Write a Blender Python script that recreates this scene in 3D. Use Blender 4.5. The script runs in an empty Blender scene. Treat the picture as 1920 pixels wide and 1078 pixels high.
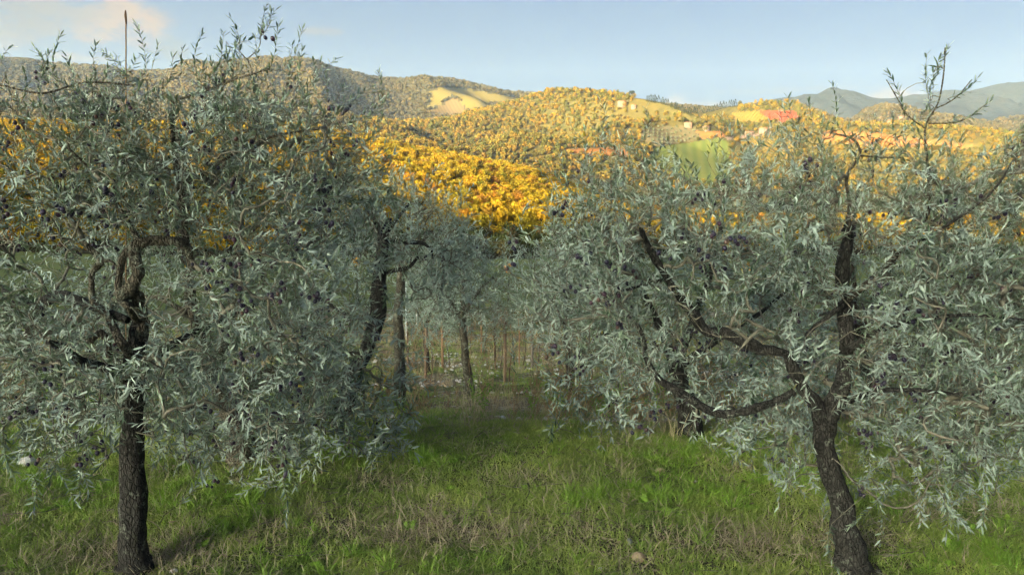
import bpy, math, random
import numpy as np
from mathutils import Vector, Euler, Matrix

random.seed(7)
rng = np.random.default_rng(7)
sc = bpy.context.scene
col = sc.collection

# ---------------------------------------------------------------- camera, sky, sun, exposure
FPX = 1387.0                      # focal length in photo pixels (1920 wide)
PITCH = math.atan(209.0 / FPX)    # horizon at row 330
CAMZ = 1.85
cam_d = bpy.data.cameras.new('camera'); cam = bpy.data.objects.new('camera', cam_d); col.objects.link(cam)
cam_d.sensor_width = 36.0; cam_d.lens = 36.0 * FPX / 1920.0
cam_d.clip_start = 0.05; cam_d.clip_end = 30000
cam.location = (0, 0, CAMZ); cam.rotation_euler = (math.pi / 2 - PITCH, 0, 0)
sc.camera = cam

SUN_EL = math.radians(9.0)
SUN_AZ = math.radians(217.0)      # compass style: 0 = +Y, clockwise; behind the camera on the left
TS = Vector((math.sin(SUN_AZ) * math.cos(SUN_EL), math.cos(SUN_AZ) * math.cos(SUN_EL), math.sin(SUN_EL)))
sun_d = bpy.data.lights.new('sun', 'SUN'); sun = bpy.data.objects.new('sun', sun_d); col.objects.link(sun)
sun_d.energy = 2.0; sun_d.angle = math.radians(0.5); sun_d.color = (1.0, 0.78, 0.50)
sun.rotation_euler = TS.to_track_quat('Z', 'Y').to_euler()
sun.location = (0, 0, 50)
sc.view_settings.view_transform = 'Standard'
sc.view_settings.look = 'None'
sc.view_settings.exposure = 3.4
sc.view_settings.gamma = 1.0
sc.view_settings.use_curve_mapping = False
sc.cycles.max_bounces = 6
sc.cycles.diffuse_bounces = 4
sc.cycles.glossy_bounces = 2
sc.cycles.transmission_bounces = 3
sc.cycles.volume_bounces = 1
sc.cycles.use_denoising = True
sc.cycles.sample_clamp_indirect = 6.0
sc.cycles.denoising_input_passes = 'RGB_ALBEDO_NORMAL'
sc.cycles.denoising_prefilter = 'ACCURATE'

CT, ST = math.cos(PITCH), math.sin(PITCH)
def tan_of(py):                    # slope z/Y of the sight line through photo row py
    a = (539.0 - np.asarray(py, float)) / FPX
    return (a * CT - ST) / (CT + a * ST)
def u_of(px, py):                  # X/Y of the sight line through a photo pixel
    t = tan_of(py)
    return (np.asarray(px, float) - 960.0) / FPX * (CT - t * ST)
def at(px, py, Y):                 # point at forward distance Y seen at a photo pixel
    return np.array([float(u_of(px, py)) * Y, Y, CAMZ + float(tan_of(py)) * Y])
def to_px(P):
    P = np.asarray(P, float); z = P[..., 2] - CAMZ; Y = P[..., 1]
    d = Y * CT - z * ST
    return 960 + FPX * P[..., 0] / d, 539 - FPX * (z * CT + Y * ST) / d

w = bpy.data.worlds.new('World'); sc.world = w; w.use_nodes = True
w.cycles.sampling_method = 'MANUAL'; w.cycles.sample_map_resolution = 2048
def world():
    nt = w.node_tree; N = nt.nodes; L = nt.links; N.clear()
    out = N.new('ShaderNodeOutputWorld'); bg = N.new('ShaderNodeBackground'); bg.inputs['Strength'].default_value = 0.15
    sky = N.new('ShaderNodeTexSky'); sky.sky_type = 'NISHITA'; sky.sun_disc = False
    sky.sun_elevation = SUN_EL; sky.sun_rotation = SUN_AZ
    sky.altitude = 300; sky.air_density = 1.0; sky.dust_density = 1.2; sky.ozone_density = 1.6
    tc = N.new('ShaderNodeTexCoord')
    def math_(op, a, b=None, c=None):
        m = N.new('ShaderNodeMath'); m.operation = op
        for k, v in enumerate((a, b, c)):
            if v is None: continue
            if isinstance(v, (int, float)): m.inputs[k].default_value = v
            else: L.new(v, m.inputs[k])
        return m.outputs[0]
    nz = N.new('ShaderNodeTexNoise'); nz.inputs['Scale'].default_value = 26; nz.inputs['Detail'].default_value = 7; nz.inputs['Roughness'].default_value = 0.62
    mp = N.new('ShaderNodeMapping'); mp.inputs['Scale'].default_value = (1, 1, 2.2)
    L.new(tc.outputs['Generated'], mp.inputs[0]); L.new(mp.outputs[0], nz.inputs['Vector'])
    wb = N.new('ShaderNodeMix'); wb.data_type = 'RGBA'; wb.blend_type = 'MULTIPLY'; wb.inputs[0].default_value = 1.0   # camera white balance
    gm = N.new('ShaderNodeGamma'); gm.inputs[1].default_value = .42; L.new(sky.outputs[0], gm.inputs[0]); hs = N.new('ShaderNodeHueSaturation'); hs.inputs['Saturation'].default_value = 1.35; L.new(gm.outputs[0], hs.inputs['Color'])      # the photograph's compressed sky contrast, whole sky alike
    L.new(hs.outputs[0], wb.inputs[6]); wb.inputs[7].default_value = (.110, .131, .186, 1)
    # added fill: sky glow round the low sun, behind the camera, boosted for the grove
    sb = N.new('ShaderNodeMix'); sb.data_type = 'RGBA'; sb.blend_type = 'SUBTRACT'; sb.inputs[0].default_value = 1.0; L.new(sky.outputs[0], sb.inputs[6]); sb.inputs[7].default_value = (6.5, 6.5, 6.5, 1)
    mxm = N.new('ShaderNodeVectorMath'); mxm.operation = 'MAXIMUM'; L.new(sb.outputs[2], mxm.inputs[0]); mxm.inputs[1].default_value = (0, 0, 0)
    ms_ = N.new('ShaderNodeVectorMath'); ms_.operation = 'MULTIPLY'; L.new(mxm.outputs[0], ms_.inputs[0]); ms_.inputs[1].default_value = (4.9, 6.5, 9.6)
    ad = N.new('ShaderNodeVectorMath'); ad.operation = 'ADD'; L.new(wb.outputs[2], ad.inputs[0]); L.new(ms_.outputs[0], ad.inputs[1]); cur = ad.outputs[0]
    sep = N.new('ShaderNodeSeparateXYZ'); L.new(tc.outputs['Generated'], sep.inputs[0])
    # single clouds low in the sky: centre pixel, half sizes in pixels, colour, strength
    clouds = [((215, 42), (75, 44), (7.2, 4.5, 3.4), 1.0), ((160, 66), (42, 16), (6.0, 4.4, 3.9), .7), ((20, 22), (95, 46), (2.9, 2.9, 3.5), 1.0),
              ((125, 18), (70, 30), (3.6, 3.4, 3.8), .7),
              ((322, 90), (26, 18), (2.4, 2.9, 3.6), .9), ((598, 59), (40, 8), (3.9, 3.7, 3.9), .8), ((150, 108), (45, 7), (5.6, 4.3, 3.8), .6),
              ((1262, 203), (30, 20), (8.6, 7.2, 6.4), .8), ((1335, 206), (60, 14), (7.4, 5.9, 5.0), .7), ((1672, 186), (48, 18), (8.2, 6.4, 5.2), .9),
              ((1480, 170), (150, 6), (5.4, 5.3, 5.2), .35),
              ((-260, 60), (150, 40), (5.2, 4.0, 3.8), .9), ((2200, 90), (130, 30), (6.6, 5.0, 4.4), .8)]
    for (cx, cy), (hx, hy), cc, st in clouds:
        d = Vector((float(u_of(cx, cy)), 1.0, float(tan_of(cy)))).normalized()
        ex = Vector((d.y, -d.x, 0)).normalized(); ez = ex.cross(d)
        def dot(v):
            n = N.new('ShaderNodeVectorMath'); n.operation = 'DOT_PRODUCT'; L.new(tc.outputs['Generated'], n.inputs[0]); n.inputs[1].default_value = v; return n.outputs['Value']
        a = math_('MULTIPLY', dot(ex), FPX / hx); b = math_('MULTIPLY', dot(ez), FPX / hy)
        r2 = math_('ADD', math_('MULTIPLY', a, a), math_('MULTIPLY', b, b))
        g = math_('POWER', 2.718, math_('MULTIPLY', r2, -0.9))
        g = math_('MULTIPLY', g, math_('GREATER_THAN', dot(d), 0.0))
        g = math_('MULTIPLY', g, math_('MULTIPLY_ADD', nz.outputs['Fac'], 3.6, -0.95))
        mr = N.new('ShaderNodeMapRange'); mr.inputs['From Min'].default_value = .12; mr.inputs['From Max'].default_value = .85
        mr.inputs['To Max'].default_value = st; mr.interpolation_type = 'SMOOTHSTEP'; L.new(g, mr.inputs['Value'])
        mx = N.new('ShaderNodeMix'); mx.data_type = 'RGBA'; L.new(mr.outputs[0], mx.inputs[0]); L.new(cur, mx.inputs[6]); mx.inputs[7].default_value = (*[q ** .75 * .085 for q in cc], 1)
        cur = mx.outputs[2]
    L.new(cur, bg.inputs[0]); L.new(bg.outputs[0], out.inputs[0])
world()

# ---------------------------------------------------------------- helpers
def tag(o, label=None, cat=None, group=None, kind=None):
    if label: o['label'] = label
    if cat: o['category'] = cat
    if group: o['group'] = group
    if kind: o['kind'] = kind
    return o
def make_mesh(name, V, F, mat=None, smooth=False, attrs=None):
    """V n x 3, F: array m x k or list of such arrays"""
    if not isinstance(F, list): F = [F]
    F = [np.asarray(f, np.int32) for f in F if len(f)]
    me = bpy.data.meshes.new(name)
    V = np.asarray(V, np.float32)
    me.vertices.add(len(V)); me.vertices.foreach_set('co', V.ravel())
    loops = np.concatenate([f.ravel() for f in F]); counts = np.concatenate([np.full(len(f), f.shape[1], np.int32) for f in F])
    starts = np.concatenate([[0], np.cumsum(counts)[:-1]]).astype(np.int32)
    me.loops.add(len(loops)); me.loops.foreach_set('vertex_index', loops)
    me.polygons.add(len(counts)); me.polygons.foreach_set('loop_start', starts)
    if smooth: me.polygons.foreach_set('use_smooth', np.ones(len(counts), bool))
    me.update(calc_edges=True)
    for k, v in (attrs or {}).items():
        v = np.asarray(v, np.float32)
        if v.ndim == 1:
            a = me.attributes.new(k, 'FLOAT', 'POINT'); a.data.foreach_set('value', v)
        else:
            a = me.attributes.new(k, 'FLOAT_VECTOR', 'POINT'); a.data.foreach_set('vector', v.ravel())
    if mat: me.materials.append(mat)
    return me
def link(name, data, parent=None, loc=None):
    o = bpy.data.objects.new(name, data); col.objects.link(o)
    if parent is not None: o.parent = parent
    if loc is not None: o.location = loc
    return o
def empty(name, loc, rz=0):
    o = bpy.data.objects.new(name, None); col.objects.link(o); o.location = loc; o.rotation_euler = (0, 0, rz); o.empty_display_size = .2
    return o
def rehome(V, root):               # world points to the root's own space (root unrotated)
    return np.asarray(V) - np.array(root.location)

def _hash(ix, iy, iz, seed):
    h = (ix * 374761393 + iy * 668265263 + iz * 2147483647 % 4294967296 + seed * 974634777) & 0xffffffff
    h = (h ^ (h >> 13)) * 1274126177 & 0xffffffff
    return ((h ^ (h >> 16)) & 0xffff) / 65535.0
def vn(x, y, z=None, seed=0):      # value noise, -1..1
    x = np.asarray(x, float); y = np.asarray(y, float); z = np.zeros_like(x) if z is None else np.asarray(z, float)
    ix, iy, iz = np.floor(x).astype(np.int64), np.floor(y).astype(np.int64), np.floor(z).astype(np.int64)
    fx, fy, fz = x - ix, y - iy, z - iz
    fx, fy, fz = [f * f * (3 - 2 * f) for f in (fx, fy, fz)]
    r = 0
    for a in (0, 1):
        for b in (0, 1):
            for c in (0, 1):
                r = r + _hash(ix + a, iy + b, iz + c, seed) * (fx if a else 1 - fx) * (fy if b else 1 - fy) * (fz if c else 1 - fz)
    return r * 2 - 1
def fbm(x, y, z=None, o=4, seed=0, g=.5):
    s = 0; a = 1; f = 1; t = 0
    for k in range(o):
        s = s + a * vn(np.asarray(x) * f, np.asarray(y) * f, None if z is None else np.asarray(z) * f, seed + k * 17); t += a; a *= g; f *= 2.03
    return s / t

# ---------------------------------------------------------------- materials
class NT:
    def __init__(s, name):
        s.m = bpy.data.materials.new(name); s.m.use_nodes = True; s.nt = s.m.node_tree; s.N = s.nt.nodes; s.L = s.nt.links
        s.N.clear(); s.out = s.N.new('ShaderNodeOutputMaterial')
    def n(s, t, **kw):
        o = s.N.new(t)
        for k, v in kw.items(): setattr(o, k, v)
        return o
    def put(s, v, sock):
        if isinstance(v, (int, float)): sock.default_value = v
        elif isinstance(v, tuple): sock.default_value = v if len(v) == len(sock.default_value) else (*v, 1)
        else: s.L.new(v, sock)
    def noise(s, scale, detail=4, rough=.55, vec=None, dist=0):
        o = s.n('ShaderNodeTexNoise'); o.inputs['Scale'].default_value = scale; o.inputs['Detail'].default_value = detail
        o.inputs['Roughness'].default_value = rough; o.inputs['Distortion'].default_value = dist
        s.L.new(vec if vec is not None else s.pos(), o.inputs['Vector']); return o.outputs['Fac']
    def pos(s):
        if not hasattr(s, '_p'): s._p = s.n('ShaderNodeNewGeometry').outputs['Position']
        return s._p
    def ramp(s, f, stops, interp='LINEAR'):
        r = s.n('ShaderNodeValToRGB'); r.color_ramp.interpolation = interp
        e = r.color_ramp.elements
        while len(e) < len(stops): e.new(.5)
        for k, (p, c) in enumerate(stops): e[k].position = p; e[k].color = (*c, 1) if isinstance(c, tuple) else (c, c, c, 1)
        s.L.new(f, r.inputs[0]); return r.outputs[0]
    def mix(s, f, a, b, mode='MIX'):
        m = s.n('ShaderNodeMix', data_type='RGBA', blend_type=mode)
        s.put(f, m.inputs[0]); s.put(a, m.inputs[6]); s.put(b, m.inputs[7]); return m.outputs[2]
    def math(s, op, a, b=None, c=None):
        m = s.n('ShaderNodeMath', operation=op)
        for k, v in enumerate((a, b, c)):
            if v is not None: s.put(v, m.inputs[k])
        return m.outputs[0]
    def attr(s, name, t='GEOMETRY'):
        a = s.n('ShaderNodeAttribute', attribute_name=name, attribute_type=t); return a.outputs['Fac']
    def rand(s): return s.n('ShaderNodeObjectInfo').outputs['Random']
    def bump(s, h, strength=.5, dist=.01):
        b = s.n('ShaderNodeBump'); b.inputs['Strength'].default_value = strength; b.inputs['Distance'].default_value = dist; s.L.new(h, b.inputs['Height']); return b.outputs[0]
    def done(s, color, rough=.8, normal=None, spec=.3, trans=None):
        p = s.n('ShaderNodeBsdfPrincipled'); s.put(color, p.inputs['Base Color']); s.put(rough, p.inputs['Roughness'])
        p.inputs['Specular IOR Level'].default_value = spec
        if normal is not None: s.L.new(normal, p.inputs['Normal'])
        sh = p.outputs[0]
        if trans is not None:
            t = s.n('ShaderNodeBsdfTranslucent'); s.put(trans[1], t.inputs[0]); m = s.n('ShaderNodeMixShader'); m.inputs[0].default_value = trans[0]
            s.L.new(sh, m.inputs[1]); s.L.new(t.outputs[0], m.inputs[2]); sh = m.outputs[0]
        s.L.new(sh, s.out.inputs[0]); return s.m

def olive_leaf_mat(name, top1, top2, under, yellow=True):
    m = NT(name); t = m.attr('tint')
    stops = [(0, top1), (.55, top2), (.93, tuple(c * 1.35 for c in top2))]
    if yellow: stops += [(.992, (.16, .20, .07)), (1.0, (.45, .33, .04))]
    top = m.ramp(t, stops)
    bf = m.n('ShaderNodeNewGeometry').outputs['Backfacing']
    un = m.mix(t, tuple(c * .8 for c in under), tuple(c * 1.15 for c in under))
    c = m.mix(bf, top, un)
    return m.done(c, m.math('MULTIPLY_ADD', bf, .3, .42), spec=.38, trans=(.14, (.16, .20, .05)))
M = {}
M['leaf'] = olive_leaf_mat('olive_leaf', (.035, .070, .042), (.19, .245, .165), (.31, .365, .305))
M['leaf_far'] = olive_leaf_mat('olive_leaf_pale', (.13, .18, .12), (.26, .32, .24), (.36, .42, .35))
def leaf_obj():
    m = NT('olive_leaf_single'); r = m.rand()
    top = m.ramp(r, [(0, (.060, .105, .060)), (.6, (.22, .275, .175)), (.97, (.24, .30, .18)), (1, (.40, .32, .05))])
    bf = m.n('ShaderNodeNewGeometry').outputs['Backfacing']
    return m.done(m.mix(bf, top, (.34, .40, .335)), m.math('MULTIPLY_ADD', bf, .3, .42), spec=.38, trans=(.14, (.16, .20, .05)))
M['leaf_one'] = leaf_obj()
def bark(name, a, b, lichen, lf, scale=1.0):
    m = NT(name); p = m.n('ShaderNodeMapping'); p.inputs['Scale'].default_value = (scale, scale, scale * .45); m.L.new(m.pos(), p.inputs[0]); v = p.outputs[0]
    n1 = m.noise(38, 6, .7, v, .6)
    vo = m.n('ShaderNodeTexVoronoi', feature='DISTANCE_TO_EDGE'); vo.inputs['Scale'].default_value = 62; m.L.new(v, vo.inputs['Vector'])
    crack = m.ramp(vo.outputs['Distance'], [(0, 0.0), (.16, 1.0)])
    c = m.mix(m.ramp(n1, [(.35, 0.), (.66, 1.)]), a, b)
    c = m.mix(crack, m.mix(.65, c, (.012, .010, .009)), c)
    ln = m.noise(14, 5, .65); ln2 = m.noise(95, 3, .6)
    lm = m.math('MULTIPLY', m.ramp(ln, [(.56 - lf, 0.), (.64 - lf, 1.)]), m.ramp(ln2, [(.44, 0.), (.56, 1.)]))
    c = m.mix(lm, c, lichen)
    fleck = m.ramp(m.noise(150, 2, .5), [(.70, 0.), (.74, 1.)])
    c = m.mix(m.math('MULTIPLY', fleck, .7), c, (.30, .31, .27))
    h = m.math('ADD', m.math('MULTIPLY', crack, .6), n1)
    return m.done(c, .9, m.bump(h, .9, .012), .2)
M['bark_dark'] = bark('olive_bark_dark', (.022, .020, .018), (.075, .068, .058), (.17, .18, .14), .0)
M['bark_grey'] = bark('olive_bark_grey', (.065, .054, .038), (.17, .145, .105), (.24, .24, .18), .04)
M['bark_brown'] = bark('olive_bark_brown', (.05, .038, .028), (.12, .09, .065), (.24, .22, .17), .0)
m = NT('twig'); M['twig'] = m.done(m.ramp(m.noise(30, 3), [(.3, (.10, .085, .06)), (.7, (.22, .20, .15))]), .8)
m = NT('olive_fruit'); M['olive'] = m.done(m.ramp(m.rand(), [(0, (.012, .008, .022)), (.6, (.020, .012, .032)), (.9, (.05, .018, .03)), (1, (.09, .05, .03))]), m.ramp(m.noise(300, 2), [(.3, .25), (.7, .5)]), spec=.5)
m = NT('olive_fruit_mass'); M['olive_mass'] = m.done(m.ramp(m.noise(16, 1), [(.3, (.012, .008, .022)), (.7, (.045, .018, .035))]), .4, spec=.5)

# ground
def ground_mat():
    m = NT('orchard_ground'); n1 = m.noise(1.1, 6, .6); n2 = m.noise(9, 5, .65); n3 = m.noise(60, 4, .7)
    soil = m.ramp(n3, [(.3, (.05, .04, .028)), (.55, (.12, .095, .068)), (.8, (.30, .25, .19))])
    green = m.ramp(n2, [(.3, (.08, .10, .03)), (.7, (.13, .17, .05))])
    c = m.mix(m.ramp(m.math('ADD', m.math('MULTIPLY', n1, .6), m.math('MULTIPLY', n2, .4)), [(.44, 0.), (.56, 1.)]), soil, green)
    # stony soil beyond the bank
    g = m.n('ShaderNodeSeparateXYZ'); m.L.new(m.pos(), g.inputs[0])
    far = m.ramp(m.math('MULTIPLY_ADD', g.outputs[1], 1 / 12., 0), [(.50, 0.), (.62, 1.)])
    peb = m.n('ShaderNodeTexVoronoi'); peb.inputs['Scale'].default_value = 9; m.L.new(m.pos(), peb.inputs['Vector'])
    stony = m.mix(m.ramp(peb.outputs['Distance'], [(.28, 1.), (.40, 0.)]), (.22, .175, .12), (.48, .43, .35))
    stony = m.mix(m.ramp(m.noise(.55, 5, .65), [(.42, 0.), (.53, 1.)]), stony, m.ramp(n2, [(.3, (.11, .125, .045)), (.7, (.17, .19, .06))]))
    c = m.mix(far, c, stony)
    return m.done(c, .95, m.bump(m.math('ADD', n3, m.math('MULTIPLY', n2, 2.)), .8, .02), .1)
M['ground'] = ground_mat()
def land(name, a, b, c_, sc1, sc2, bumpd=2.0):
    m = NT(name); n1 = m.noise(sc1, 6, .6); n2 = m.noise(sc2, 5, .65)
    c = m.mix(m.ramp(n1, [(.38, 0.), (.62, 1.)]), a, b); c = m.mix(m.ramp(n2, [(.4, 0.), (.75, 1.)]), c, c_)
    return m.done(c, .95, m.bump(n2, .6, bumpd), .1)
M['valley'] = land('valley_grass', (.12, .16, .04), (.17, .20, .055), (.20, .19, .08), .02, .3, .2)
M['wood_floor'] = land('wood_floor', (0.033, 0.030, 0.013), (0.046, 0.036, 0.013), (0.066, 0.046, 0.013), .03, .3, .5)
M['hill'] = land('hill_scrub', (0.043, 0.043, 0.015), (0.073, 0.059, 0.017), (0.112, 0.083, 0.020), .008, .07, 3)
M['mountain'] = land('mountain_scrub', (0.040, 0.037, 0.018), (0.056, 0.046, 0.021), (0.073, 0.056, 0.024), .004, .06, 6)
M['far_mountain'] = land('far_mountain_haze_blue', (0.013, 0.020, 0.026), (0.020, 0.026, 0.030), (0.036, 0.036, 0.034), .002, .03, 14)  # wood colour with the blue of distant haze put into it
M['back_hill'] = land('back_hill_wood', (.05, .06, .03), (.08, .07, .035), (.10, .09, .04), .03, .3, 1)
def striped(name, a, b, period, ang, nz=.25):
    m = NT(name); mp = m.n('ShaderNodeMapping'); mp.inputs['Rotation'].default_value = (0, 0, ang); m.L.new(m.pos(), mp.inputs[0])
    wv = m.n('ShaderNodeTexWave'); wv.inputs['Scale'].default_value = 1.0 / period * .314 ; wv.inputs['Distortion'].default_value = .6; wv.inputs['Detail'].default_value = 2
    m.L.new(mp.outputs[0], wv.inputs['Vector'])
    c = m.mix(wv.outputs['Fac'], a, b); c = m.mix(m.math('MULTIPLY', m.noise(.02, 5, .6), nz * 2), c, tuple((x + y) * .4 for x, y in zip(a, b)))
    return m.done(c, .95, spec=.1)

# ---------------------------------------------------------------- terrain
def layer(pts):                    # photo silhouette -> (u, slope) table
    P = np.array(pts, float); return u_of(P[:, 0], P[:, 1]), tan_of(P[:, 1])
S0 = layer([(-400, 470), (0, 470), (300, 478), (700, 484), (960, 487), (1200, 487), (1500, 480), (1920, 470), (2400, 460)])           # foot of the near wood
S1 = layer([(-400, 225), (0, 236), (300, 238), (560, 243), (700, 268), (800, 289), (900, 306), (1000, 327), (1050, 345), (1100, 362), (1200, 388), (1300, 405), (1500, 420), (1920, 420), (2400, 410)])
S1d = layer([(-400, 262), (0, 262), (560, 264), (700, 292), (900, 330), (1000, 345), (1050, 358), (1100, 372), (1200, 392), (1500, 412), (1920, 405), (2400, 400)])
S2b = layer([(-400, 252), (0, 250), (560, 254), (700, 278), (900, 322), (1000, 325), (1100, 330), (1200, 335), (1300, 340), (1500, 345), (1920, 345), (2400, 340)])
S2 = layer([(-400, 214), (0, 214), (560, 214), (700, 238), (760, 243), (840, 230), (900, 211), (960, 194), (1000, 186), (1030, 183), (1100, 190), (1160, 199), (1200, 205), (1250, 211), (1330, 216), (1400, 216), (1440, 212),
            (1480, 213), (1510, 225), (1560, 250), (1640, 252), (1720, 262), (1820, 276), (1920, 292), (2400, 320)])
S2d = layer([(-400, 218), (0, 218), (560, 218), (700, 246), (760, 250), (840, 238), (900, 222), (1000, 204), (1100, 208), (1250, 228), (1400, 236), (1510, 250), (1600, 275), (1820, 300), (2400, 330)])
S3 = layer([(-400, 118), (0, 110), (60, 113), (150, 126), (250, 137), (350, 137), (450, 127), (540, 124), (590, 127), (640, 139), (700, 149), (780, 154), (850, 161), (900, 169), (960, 181), (1000, 187), (1100, 200), (1300, 226),
            (1500, 240), (1580, 262), (1620, 232), (1660, 219), (1700, 219), (1740, 230), (1790, 246), (1850, 250), (1900, 240), (1960, 236), (2400, 240)])
S3d = layer([(-400, 160), (0, 150), (350, 165), (600, 160), (900, 190), (1000, 200), (1300, 236), (1600, 250), (1920, 262), (2400, 262)])
S4 = layer([(-400, 200), (0, 200), (1000, 235), (1370, 222), (1450, 205), (1500, 192), (1545, 176), (1570, 172), (1600, 174), (1640, 185), (1690, 189), (1750, 186), (1800, 173), (1860, 163), (1920, 161), (2000, 160), (2400, 175)])
NEAR_Y = np.array([0, 5.0, 5.5, 6.5, 9, 12, 14, 20, 30, 60, 110, 150, 175.])
NEAR_Z = np.array([0, 0.0, -.05, -.37, -1.10, -1.70, -2.0, -3.05, -4.65, -8.75, -13.75, -16.35, -17.55])
LAYERS = [(190, S0), (700, S1), (820, S1d), (920, S2b), (1500, S2), (1750, S2d), (2650, S3), (3000, S3d), (4500, S4)]
R_OF = [190, 700, 820, 920, 1500, 1750, 2650, 3000, 4500]
def sm(x): x = np.clip(x, 0, 1); return x * x * (3 - 2 * x)
def H(x, y):
    x = np.asarray(x, float); y = np.asarray(y, float)
    r = np.hypot(x, y) + 1e-6; az = np.arctan2(x, y)
    azc = np.clip(az, -.80, .80); u = np.tan(azc); cy = np.cos(azc)
    zs = [CAMZ + r * 0 + R * np.interp(u, *S) for R, S in LAYERS]       # R is forward distance
    Y = r * cy
    z = np.interp(Y, NEAR_Y, NEAR_Z)
    zz = z.copy()
    prevR, prevZ = 175., np.full_like(r, NEAR_Z[-1])
    for k, R in enumerate(R_OF):
        t = (Y - prevR) / (R - prevR); s = .55 * sm(t) + .45 * np.clip(t, 0, 1)
        seg = prevZ * (1 - s) + zs[k] * s
        win = np.sin(np.pi * np.clip(t, 0, 1))
        if R == 1500:                 # spurs and gullies of the middle hill
            q = fbm((x * .8 + y * .6) / 210, (-x * .6 + y * .8) / 520, o=3, seed=3)
            seg = seg + win * 46 * (1 - np.abs(q) * 3.0) * (.12 + .88 * sm((u + .28) / .16))
        if R == 2650:
            q = fbm((x * .9 + y * .45) / 330, (-x * .45 + y * .9) / 900, o=3, seed=9)
            seg = seg + win * 62 * (1 - np.abs(q) * 2.6)
        if R == 4500:
            q = fbm(x / 420, y / 900, o=4, seed=12)
            seg = seg + win * 80 * (1 - np.abs(q) * 2.4)
        if R == 700:
            seg = seg + win * 7 * fbm(x / 90, y / 120, o=3, seed=5)
        zz = np.where(Y > prevR, seg, zz)
        prevR, prevZ = R, zs[k]
    t = (Y - prevR) / 3000; zz = np.where(Y > prevR, prevZ * (1 - sm(t)) + 100 * sm(t), zz)
    # behind and beside the camera the slope climbs to a wooded shoulder
    rise = np.interp(r, [0, 6, 30, 200, 500, 800, 1100, 9000], [0, 0, 1.5, 18, 86, 146, 154, 156]) * (1 + .07 * fbm(x / 60, y / 60, o=3, seed=21))
    side = np.interp(r, [0, 5, 30, 175, 400, 9000], [0, 0, -2, -8, 40, 130])
    a = np.abs(az); k1 = sm((a - .80) / .55); k2 = sm((a - 1.45) / .55)
    back = side * (1 - k2) + rise * k2
    zz = zz * (1 - k1) + back * k1
    # small unevenness near by
    n = .035 * fbm(x * 1.3, y * 1.3, o=4, seed=31) * sm(r / 1.5) * (1 - sm((r - 60) / 60)) * (1 + 2 * sm((r - 5) / 10))
    return zz + n + np.where(r > 60, 1, 0) * .5 * fbm(x / 14, y / 14, o=3, seed=41) * sm((r - 60) / 100)

AZ = np.concatenate([np.linspace(-math.pi, -.84, 70, endpoint=False), np.linspace(-.84, .84, 700), np.linspace(.84, math.pi, 71)[1:]])
RR = np.concatenate([[0.02], np.geomspace(.3, 180, 190, endpoint=False), np.geomspace(180, 880, 90, endpoint=False), np.geomspace(880, 1760, 210, endpoint=False), np.geomspace(1760, 5400, 90)])
A2, R2 = np.meshgrid(AZ, RR)
GX = np.sin(A2) * R2; GY = np.cos(A2) * R2; GZ = H(GX, GY)
GV = np.stack([GX, GY, GZ], -1)
nr, na = GX.shape
# what the camera's sight lines meet: running maximum of the elevation along each column
TT = (GZ - CAMZ) / np.maximum(np.hypot(GX, GY), .01)
RM = np.maximum.accumulate(np.vstack([np.full((1, na), -9.), TT[:-1]]), 0)
def sees(x, y, z, extra):
    az = np.arctan2(x, y); r = np.hypot(x, y)
    ia = np.clip(np.searchsorted(AZ, az), 0, na - 1); ir = np.clip(np.searchsorted(RR, r) - 2, 0, nr - 1)
    return (z + extra - CAMZ) / r > RM[ir, ia]
def inpoly(px, py, poly):
    c = np.zeros(px.shape, bool); n = len(poly)
    for k in range(n):
        x1, y1 = poly[k]; x2, y2 = poly[(k + 1) % n]
        if y1 == y2: continue
        c ^= ((y1 > py) != (y2 > py)) & (px < (x2 - x1) * (py - y1) / (y2 - y1) + x1)
    return c
M['clearing'] = striped('clearing_vines', (0.112, 0.096, 0.023), (0.152, 0.109, 0.030), 9, .5)
M['clearing2'] = striped('clearing_ploughed', (0.132, 0.086, 0.040), (0.099, 0.073, 0.033), 9, -.3)
M['red_field'] = striped('red_vines', (0.238, 0.046, 0.023), (0.178, 0.040, 0.020), 7, .9)
M['yellow_field'] = striped('yellow_vines', (0.198, 0.119, 0.023), (0.139, 0.099, 0.020), 7, .9)
M['orange_field'] = striped('orange_vines', (0.251, 0.106, 0.030), (0.198, 0.083, 0.026), 9, 1.4)
M['meadow'] = striped('meadow_grass', (0.073, 0.096, 0.020), (0.112, 0.119, 0.026), 14, .2)
M['pale_soil'] = striped('pale_grove_soil', (0.112, 0.086, 0.043), (0.092, 0.079, 0.040), 12, .2)
M['track'] = striped('pale_track', (0.238, 0.165, 0.119), (0.198, 0.139, 0.106), 30, 0)
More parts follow.
